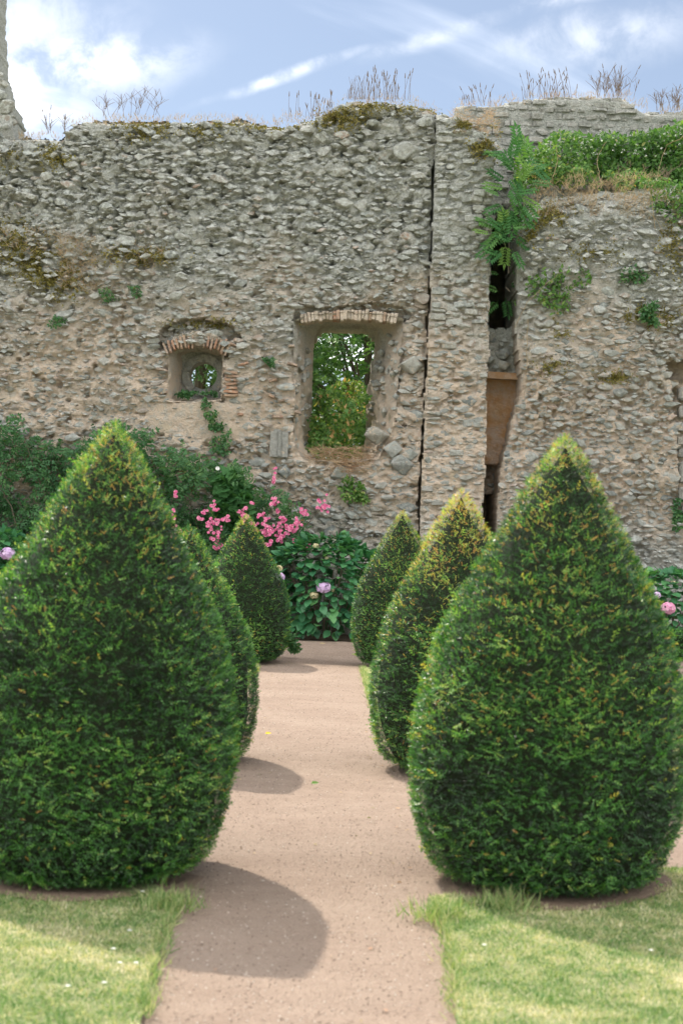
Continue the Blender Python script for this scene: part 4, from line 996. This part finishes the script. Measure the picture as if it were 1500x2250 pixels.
g0 = at(90, 1400, YW - .5)
cr = thing('climbing_rose', 'dense dark green climbing rose without flowers covering the foot of the wall', 'climber', (g0[0], YW - .4, 0))
leafmass([(-140, 930), (-40, 920), (30, 925), (80, 965), (150, 985), (200, 960), (255, 935), (330, 950), (335, 1010), (310, 1060), (330, 1420), (-140, 1430)], YW - .75, YW - .08, 7500, T_ROSE, .15, M['roseleaf'], cr, .33, .17, gap=.30, seed=501)
stems_px([[(60, 1400), (40, 1150), (-20, 1020)], [(120, 1400), (110, 1120), (60, 980)], [(160, 1400), (200, 1100), (260, 960)], [(20, 1160), (90, 1120), (60, 1080), (0, 1075)]], YW - .5, .014, M['bark'], cr)
pr = thing('rose_bush', 'climbing rose with clusters of pink blooms against the wall', 'rose', (at(520, 1400, YW)[0], YW - .5, 0))
leafmass([(335, 1010), (400, 985), (440, 1010), (480, 1020), (540, 1040), (600, 1075), (650, 1110), (672, 1150), (660, 1200), (600, 1240), (560, 1420), (330, 1420), (335, 1100)], YW - .95, YW - .12, 6500, T_ROSE, .13, M['roseleaf'], pr, .42, .2, gap=.30, seed=521)
leafmass([(470, 1040), (520, 1035), (555, 1090), (545, 1170), (480, 1160)], YW - .85, YW - .3, 900, T_BLADE, .16, M['ash'], pr, .3, .1, gap=.2, seed=527, nm='feathery_shoots')
stems_px([[(450, 1400), (440, 1180), (400, 1040)], [(520, 1400), (560, 1150), (600, 1050), (598, 1040)], [(600, 1380), (650, 1180), (712, 1110)], [(420, 1330), (360, 1150), (355, 1050)]], YW - .4, .012, M['bark'], pr)
def bloom(c, rad):
    a = Acc()
    for k, (m_, rr, lift) in enumerate(((7, 1.0, .15), (6, .75, .6), (5, .45, 1.2))):
        an = np.arange(m_) * 2 * math.pi / m_ + k * .5; face = norm(np.array([[random.uniform(-.4, .4), -1, .45]]))[0]
        u_ = norm(np.cross(face, [0, 0, 1.]))[None][0]; w_ = np.cross(u_, face)
        d = np.cos(an)[:, None] * u_ + np.sin(an)[:, None] * w_
        a.inst(*T([(0, 0, 0), (-.5, .55, .12), (.5, .55, .12), (-.3, 1, .2), (.3, 1, .2)], [(0, 2, 1), (1, 2, 4), (1, 4, 3)]), np.repeat(np.asarray(c)[None], m_, 0), frames(d + face * lift, np.repeat(face[None], m_, 0)), np.full(m_, rad * rr), RNG.uniform(.1, .95, m_))
    return a
clusters = [(598, 1040, 3, 12), (712, 1110, 8, 14), (668, 1130, 5, 10), (470, 1110, 4, 10), (452, 1124, 3, 8), (602, 1092, 2, 6), (606, 1108, 3, 8), (609, 1124, 2, 6), (553, 1104, 1, 3), (466, 1155, 14, 20), (476, 1178, 6, 12),
            (535, 1128, 6, 16), (575, 1150, 12, 20), (592, 1164, 10, 16), (620, 1160, 11, 15), (618, 1182, 7, 10), (648, 1158, 10, 15), (652, 1188, 4, 8), (592, 1195, 3, 8), (676, 1204, 3, 6), (380, 1126, 3, 8), (384, 1164, 6, 14), (388, 1182, 4, 8),
            (440, 1138, 3, 6), (480, 1200, 4, 9), (385, 1086, 3, 6), (625, 1140, 3, 7), (500, 1140, 3, 8), (374, 1142, 2, 4), (540, 1146, 4, 10)]
for px, py, k, sp in clusters:
    for j in range(int(k * 1.9) + 1):
        c = at(px + random.gauss(0, sp * .55), py + random.gauss(0, sp * .55), YW - random.uniform(.85, 1.02)); rr = random.uniform(.021, .036)
        bloom(c, rr).build('bloom', M['pinkrose'], pr)
wl = bloom(at(478, 1030, YW - .8), .035); wl.build('bloom', M['white'], pr)

# bush in the window, behind and on the sill
wb = thing('window_bush', 'yellow green shrub growing through the large window opening', 'shrub', (at(745, 1008, YI)[0], YI, at(745, 1012, YI)[2]))
leafmass([(670, 1025), (676, 930), (690, 880), (706, 862), (730, 850), (770, 845), (800, 850), (812, 880), (806, 930), (790, 950), (800, 990), (810, 1025), (740, 1030), (710, 1030)], YI - .85, YI + .7, 2000, T_LEAF, .09, M['bramble'], wb, .5, .3, gap=.27, seed=541)
leafmass([(700, 870), (720, 850), (760, 838), (806, 842), (812, 870), (760, 885)], YI + .5, YI + 1.8, 700, T_LEAF, .08, M['bramble'], wb, .6, .2, gap=.1, seed=547, nm='upper_foliage')
stems_px([[(720, 1006), (716, 930), (735, 850)], [(740, 1006), (760, 920), (790, 850)], [(700, 1006), (700, 940), (704, 880)]], YI, .008, M['bark'], wb)
# feathery young ash in the slot
sap = thing('ash_sapling', 'ash sapling with long feathery leaves growing out of the dark slot', 'sapling', (at(1112, 724, YS)[0], YS + .2, zt))
stems_px([[(1116, 600), (1118, 540), (1120, 440), (1132, 350)], [(1118, 560), (1092, 500), (1070, 500)], [(1120, 470), (1150, 420)], [(1118, 640), (1110, 630)]], YP - .0, .009, M['bark'], sap, wobble=.01)
me_ash = mesh_np('leaf', *T_ASH, M['ash'])
ash = [(1122, 352, 1.35, .42), (1136, 352, .9, .44), (1128, 376, 2.4, .42), (1150, 382, .3, .46), (1160, 400, -.1, .42), (1138, 400, 1.0, .4), (1110, 400, 2.6, .42), (1100, 430, 2.9, .4), (1124, 430, -1.2, .46), (1140, 430, -.5, .46), (1150, 445, -1.0, .42), (1108, 450, 3.6, .44), (1126, 465, -1.6, .46), (1142, 462, -.9, .42),
       (1090, 498, 3.0, .46), (1076, 500, 2.7, .36), (1100, 505, -2.2, .44), (1118, 500, .2, .44), (1128, 520, -.6, .42), (1096, 520, 3.7, .4), (1110, 535, -1.6, .44), (1124, 548, -1.0, .4), (1102, 550, -2.4, .38),
       (1098, 602, 3.1, .38), (1118, 600, .1, .4), (1096, 640, 2.9, .4), (1116, 630, .3, .42), (1110, 655, -1.4, .4), (1094, 662, -2.4, .4), (1122, 660, -.4, .38), (1082, 690, 2.4, .3)]
ash += [(random.gauss(1132, 22), random.gauss(385, 34), random.uniform(-1.2, 3.6), random.uniform(.36, .5)) for _ in range(20)] + [(random.gauss(1106, 20), random.gauss(515, 24), random.uniform(-2.6, 3.6), random.uniform(.32, .46)) for _ in range(14)]
for px, py, an, L in ash:
    L *= .95
    Yl = YP - .1 - random.uniform(0, .3) if py < 570 else YS - random.uniform(.1, .4)
    base = at(px, py, Yl); ax = np.array([[math.cos(an), random.uniform(-.6, .1), math.sin(an)]]); nh = np.array([[0, -.7, .75]]) + .25 * runit(1)
    Fm = frames(ax, nh)[0]
    o = bpy.data.objects.new('leaf', me_ash); COL.objects.link(o); o.parent = sap
    o.matrix_local = Matrix([[*(Fm[i] * L), base[i] - sap.location[i]] for i in range(3)] + [[0, 0, 0, 1]])
# bramble along the ledge
br_ = thing('bramble', 'thick bramble bank with pale flowers on the ledge under the upper wall', 'bramble', (4.6, 24.6, 7.4))
leafmass([(1130, 395), (1170, 330), (1200, 300), (1270, 292), (1330, 300), (1390, 295), (1440, 285), (1500, 262), (1640, 250), (1640, 470), (1480, 430), (1400, 400), (1330, 396), (1250, 400), (1180, 398)], 24.0, 25.15, 9000, T_LEAF, .085, M['bramble'], br_, .36, .2, gap=.10, seed=561)
leafmass([(1120, 410), (1150, 360), (1200, 350), (1420, 380), (1460, 420), (1400, 418), (1300, 408), (1200, 412)], YR + .35, 24.3, 1300, T_LEAF, .07, M['bramble'], br_, .5, .25, gap=.3, seed=577, nm='low_foliage')
leafmass([(1400, 390), (1520, 400), (1640, 400), (1640, 560), (1500, 520), (1455, 470), (1420, 430)], YR - .22, YR + .1, 2000, T_LEAF, .07, M['bramble'], br_, .38, .2, gap=.30, seed=567, nm='trailing_foliage')
leafmass([(1150, 630), (1185, 590), (1240, 590), (1300, 605), (1260, 640), (1240, 700), (1210, 680), (1165, 655)], YR - .2, YR + .02, 560, T_LEAF, .07, M['bramble'], br_, .45, .2, gap=.2, seed=571, nm='trailing_foliage')
stems_px([[(1210, 400), (1225, 350), (1220, 320)], [(1320, 410), (1310, 350), (1330, 310)], [(1440, 520), (1430, 430), (1410, 360)], [(1490, 560), (1440, 480), (1400, 440)], [(1500, 300), (1460, 320), (1440, 400)], [(1158, 700), (1157, 800), (1152, 880)], [(1130, 720), (1160, 660), (1230, 600)]], YR - .12, .006, M['straw'], br_)
bf = Acc()
for k in range(45): floret_ball(at(random.uniform(1190, 1500), random.uniform(284, 345), 24.15), .022, None, br_, 8, bf)
stuff(bf.build('blossom', M['white'], br_))

# dry grasses, moss and small weeds on the masonry
def blades_px(areas, n_per, Lr, wid, mat, nm, label, cat, tm=.6, lean=.35, tmpl=T_BLADE, droop=0):
    a = Acc()
    for (x0, y0, x1, y1, Y, dens) in areas:
        n = int(n_per * dens); px = RNG.uniform(x0, x1, n); py = RNG.uniform(0, 1, n) * (y1 - y0) + y0
        keep = vnoise(np.c_[px / 14, py / 14], 3) > -.35; px, py = px[keep], py[keep]; n = len(px)
        P = np.array([at(p, q, Y) for p, q in zip(px, py)]) + np.c_[np.zeros(n), RNG.normal(0, .07, n), np.zeros(n)]
        L = RNG.uniform(*Lr, n); ax = norm(np.c_[RNG.normal(0, lean, n), RNG.normal(-.1, lean, n), np.full(n, 1 - droop)])
        a.inst(*tmpl, P, frames(ax, runit(n) + np.array([0, -1, 0])), np.c_[np.full(n, wid), L, L], np.clip(RNG.normal(tm, .2, n), 0, 1))
    return tag(stuff(a.build(nm, mat)), label, cat)
def along(pts, Y, h, dens):
    return [(x0, min(y0, y1) - 2, x1, max(y0, y1) + h, Y, dens * (x1 - x0) / 100) for (x0, y0), (x1, y1) in zip(pts, pts[1:])]
top_line = [(40, 296), (135, 296), (160, 262), (235, 258), (350, 262), (450, 258), (560, 264), (620, 268), (700, 250), (750, 226), (800, 217), (860, 217), (920, 230), (960, 246)]
blades_px(along(top_line, YW + .12, 14, 1) , 200, (.03, .11), .008, M['straw'], 'dry_grass', 'dry straw coloured grass fringe along the top of the ruined wall', 'grass', .62, .5)
blades_px(along([(1000, 226), (1095, 228), (1160, 214), (1320, 208), (1385, 216), (1425, 244), (1500, 240)], YB + .1, 10, 1), 170, (.04, .13), .008, M['straw'], 'dry_grass', 'dry grass fringe along the top of the coursed upper wall', 'grass', .66, .5)
blades_px([(985, 240, 1085, 300, YP + .1, 2.2), (1040, 250, 1095, 330, YP + .05, 1.6)], 260, (.05, .15), .008, M['straw'], 'dry_grass', 'dry orange grass hanging over the crumbled top of the pilaster', 'grass', .7, .6, droop=.7)
blades_px([(1170, 400, 1340, 480, YR + .05, 3.0), (1240, 385, 1460, 450, YR + .15, 4.5), (1290, 430, 1400, 480, YR - .02, 2.0), (1400, 420, 1500, 490, YR - .05, 1.6)], 300, (.05, .17), .006, M['straw'], 'dry_grass', 'tufts of orange dry grass on the rounded top of the rubble buttress', 'grass', .55, .8)
blades_px([(680, 985, 830, 1022, YW + .1, 2.6), (730, 1015, 800, 1040, YW - .04, .8)], 420, (.08, .24), .009, M['straw'], 'dry_grass', 'dry brown grass spilling over the sill of the large window', 'grass', .75, .7, droop=.8)
blades_px([(130, 520, 215, 640, YW - .06, 1.5), (0, 500, 140, 560, YW - .05, .6), (240, 540, 370, 590, YW - .05, .5)], 420, (.08, .22), .008, M['straw'], 'dry_grass', 'dry wispy grass hanging from the mossy patch on the wall', 'grass', .6, .7, droop=.5)
T_TUFT = T_TRI
def moss(areas, label, Yf, dispf, par):
    a = Acc()
    for (cx_, cy_, rx, ry, n) in areas:
        px = RNG.normal(cx_, rx * .5, n); py = RNG.normal(cy_, ry * .5, n); keep = fbm(np.c_[px / 16, py / 16], 2, 13) > -.25; px, py = px[keep], py[keep]; n = len(px)
        xz = np.array([wp(p, q, Yf) for p, q in zip(px, py)]); y = Yf + dispf(xz[:, 0], xz[:, 1]) - .02 - .05 * np.clip(fbm(np.c_[px / 9, py / 9], 2, 14), 0, 1)
        P = np.c_[xz[:, 0], y, xz[:, 1]]
        a.inst(*T_LEAF, P, frames(runit(n) + np.array([0, -.5, .2]), runit(n) + np.array([0, -.6, .7])), RNG.uniform(.025, .055, n), np.clip(RNG.normal(.5, .22, n), 0, 1))
    o = stuff(a.build('moss', M['moss'], par)); return o
moss([(30, 530, 60, 50, 1500), (95, 580, 70, 50, 2200), (130, 620, 60, 40, 1500), (310, 565, 90, 22, 1300), (20, 350, 30, 25, 300), (120, 345, 40, 25, 700), (320, 285, 60, 26, 900), (460, 285, 50, 20, 600), (740, 262, 60, 28, 1300), (820, 235, 90, 20, 900), (930, 240, 40, 14, 400),
      (450, 712, 90, 10, 500), (400, 270, 160, 10, 700), (600, 275, 60, 10, 300)], '', YW, disp_main, wall)
moss([(1060, 320, 30, 30, 800), (1090, 300, 12, 40, 300), (1020, 275, 30, 14, 400)], '', YP, disp_pil, pil)
moss([(1200, 470, 60, 40, 1200), (1170, 520, 30, 30, 500), (1480, 540, 40, 70, 900), (1440, 700, 60, 25, 900), (1390, 690, 25, 30, 400), (1210, 810, 40, 20, 400), (1345, 830, 40, 14, 400), (1300, 560, 60, 30, 500), (1230, 730, 20, 40, 300)], '', YR, disp_r, but)
def weed(label, areas, mat, size, tm, seed, nm='wall_weed', tmpl=T_LEAF):
    a0 = areas[0]; c = at(a0[0], a0[1] + a0[3], YW - .05)
    r = thing(nm, label, 'plant', c)
    for k, (px, py, rx, ry, n, Y) in enumerate(areas):
        leafmass([(px + rx * math.cos(a), py + ry * math.sin(a)) for a in np.linspace(0, 6.28, 12, endpoint=False)], Y - .12, Y + .02, n, tmpl, size, mat, r, tm, .18, gap=.1, seed=seed + k)
    stems_px([[(p[0], p[1] + p[3] * .8), (p[0] + 2, p[1] - p[3] * .5)] for p in areas], areas[0][5] - .03, .004, M['bark'], r, wobble=.01)
weed('green vine trailing down the plaster below the round window', [(452, 888, 10, 14, 60, YW - .02), (462, 912, 16, 12, 90, YW - .02), (476, 938, 18, 14, 110, YW - .02), (484, 975, 22, 30, 260, YW - .05)], M['roseleaf'], .06, .5, 601)
weed('grey green tuft on the sill of the round window niche', [(408, 868, 22, 8, 220, YW + .25), (450, 866, 30, 5, 120, YW + .3)], M['roseleaf'], .05, .45, 611)
weed('leafy weeds with yellowing leaves under the window sill', [(768, 1062, 28, 14, 120, YW - .1), (788, 1085, 22, 18, 150, YW - .1), (760, 1092, 18, 8, 50, YW - .1)], M['bramble'], .07, .5, 621)
weed('small round tuft on the wall between the two windows', [(588, 796, 15, 9, 160, YW - .04)], M['roseleaf'], .045, .4, 631)
weed('green leafy weeds in the shady lower right of the buttress', [(1392, 605, 30, 20, 160, YR - .05), (1425, 690, 26, 36, 260, YR - .05), (1492, 1135, 16, 40, 260, YR - .06)], M['roseleaf'], .07, .5, 641)
weed('small green weed sprouting beside the foot of the yew near the hydrangea', [(640, 1412, 18, 20, 220, 18.6)], M['roseleaf'], .06, .55, 651, 'ground_weed')
weed('grey cushion plants growing on the wall below the mossy patch', [(130, 705, 22, 14, 160, YW - .03), (240, 650, 24, 16, 160, YW - .03), (300, 640, 20, 12, 120, YW - .03)], M['roseleaf'], .045, .5, 661)

# tall dry stalks standing on the wall tops
def stalks(label, x0, x1, ybase, ytop, Y, n, lean=.08, seedhead=True, branchy=False):
    r = thing('dry_stalks', label, 'weeds', at((x0 + x1) / 2, ybase, Y), 'dry weed stalks on the wall tops')
    for k in range(n):
        px = min(x1, max(x0, random.gauss(x0 + (x1 - x0) * random.choice((.12, .2, .45, .58, .83)), (x1 - x0) * .1))); yb = ybase + random.uniform(-2, 6); yt = ybase - (ybase - ytop) * random.uniform(.2, .9); dx = random.gauss(.05, lean * 2.2) * (yb - yt)
        Yk = Y + random.uniform(-.15, .15); pts = [at(px, yb, Yk), at(px + dx * .35, (yb + yt) / 2, Yk), at(px + dx, yt, Yk)]; a = Acc()
        a.tube(pts, .0032, .0022, .3, 4)
        if seedhead:
            e = np.array(pts[-1]); d = norm(e - np.array(pts[1])); a.tube([e - d * .02, e + d * .02, e + d * .06], .009, .004, .1, 5)
        if branchy:
            for j in range(5):
                f = random.uniform(.3, .9); p0 = np.array(pts[0]) * (1 - f) + np.array(pts[-1]) * f; q = p0 + np.array([random.gauss(0, .08), 0, random.uniform(.08, .18)]); a.tube([p0, (p0 + q) / 2 + [0, 0, .01], q], .003, .002, .4, 4)
        a.build('stalk', M['stalk'], r)
stalks('tall bare branching stalks on the long level top of the wall', 228, 352, 254, 186, YW + .15, 16, .2, False, True)
stalks('short dry stalks on the low notch of the wall beside the taller fragment', 100, 152, 292, 230, YW + .15, 7, .1, True, True)
stalks('dark seed heads on thin stalks left of the grassy hump', 634, 740, 256, 196, YW + .1, 26, .1)
stalks('dense reddish dry stalks crowning the grassy hump of the wall', 762, 800, 216, 156, YW + .1, 26, .06, False)
stalks('tall dry stalks with seed heads on the crest of the hump', 800, 916, 218, 142, YW + .1, 44, .08)
stalks('thin seed heads on the upper wall beside the pilaster', 1015, 1100, 226, 178, YB + .1, 20, .1)
stalks('tall seed headed stalks along the middle of the upper wall', 1148, 1270, 214, 146, YB + .1, 44, .12)
stalks('dry branching stalks on the broken end of the upper wall', 1310, 1392, 212, 138, YB + .1, 26, .15, True, True)
stalks('sparse dry stalks on the lowest stretch of the upper wall', 1440, 1500, 242, 182, YB + .1, 16, .12, True, True)
stalks('pale dry twigs hanging in the bramble on the ledge', 1240, 1500, 430, 340, 24.0, 12, .4, False, True)

# ------------------------------------------------------------------ trees beyond the wall
def tree(label, base, h, crown_c, rad, n, size, tm):
    r = thing('broadleaf_tree', label, 'tree', (base[0], base[1], 0), 'trees beyond the wall')
    a = Acc(); b_ = np.array([base[0], base[1], 0.]); c = np.array(crown_c)
    a.tube([b_, b_ * .6 + c * .4 + [.1, 0, -.3], c + [0, 0, rad * .4]], .26, .08, .5, 8)
    limb_ends = []
    for k in range(26):
        d = runit(1)[0]; d[2] = abs(d[2]) * .9 - .25; e = c + d * rad * random.uniform(.6, .98); s0 = b_ * .35 + c * .65 + [0, 0, random.uniform(-.5, .8)]
        a.tube([s0, (s0 + e) / 2 + [0, 0, .2], e], .07, .015, .5, 5); limb_ends.append(e)
    a.build('trunk', M['bark'], r)
    k = 120; cc = c + runit(k) * (rad * RNG.uniform(.35, 1.0, k) ** .6)[:, None] * np.array([1, 1, .9]); ci = RNG.integers(0, k, n)
    P = cc[ci] + RNG.normal(0, rad * .11, (n, 3)); P = P[P[:, 2] > .8]; m_ = len(P)
    acc = Acc().inst(*T_ROSE, P, frames(norm(runit(m_) + [0, 0, -.3]), norm(runit(m_) * .7 + [0, -.1, 1])), size * RNG.uniform(.6, 1.3, m_), np.clip(RNG.normal(tm, .25, m_), 0, 1))
    stuff(acc.build('crown', M['tree'], r))
tree('full leafy tree seen through the large window opening', (.9, 32.5), 9, (.45, 32.5, 5.3), 3.0, 11000, .30, .5)
tree('tree with sky flecks between its leaves seen through the round window', (-3.6, 31.5), 8, (-3.2, 31.5, 5.3), 2.1, 5600, .26, .5)
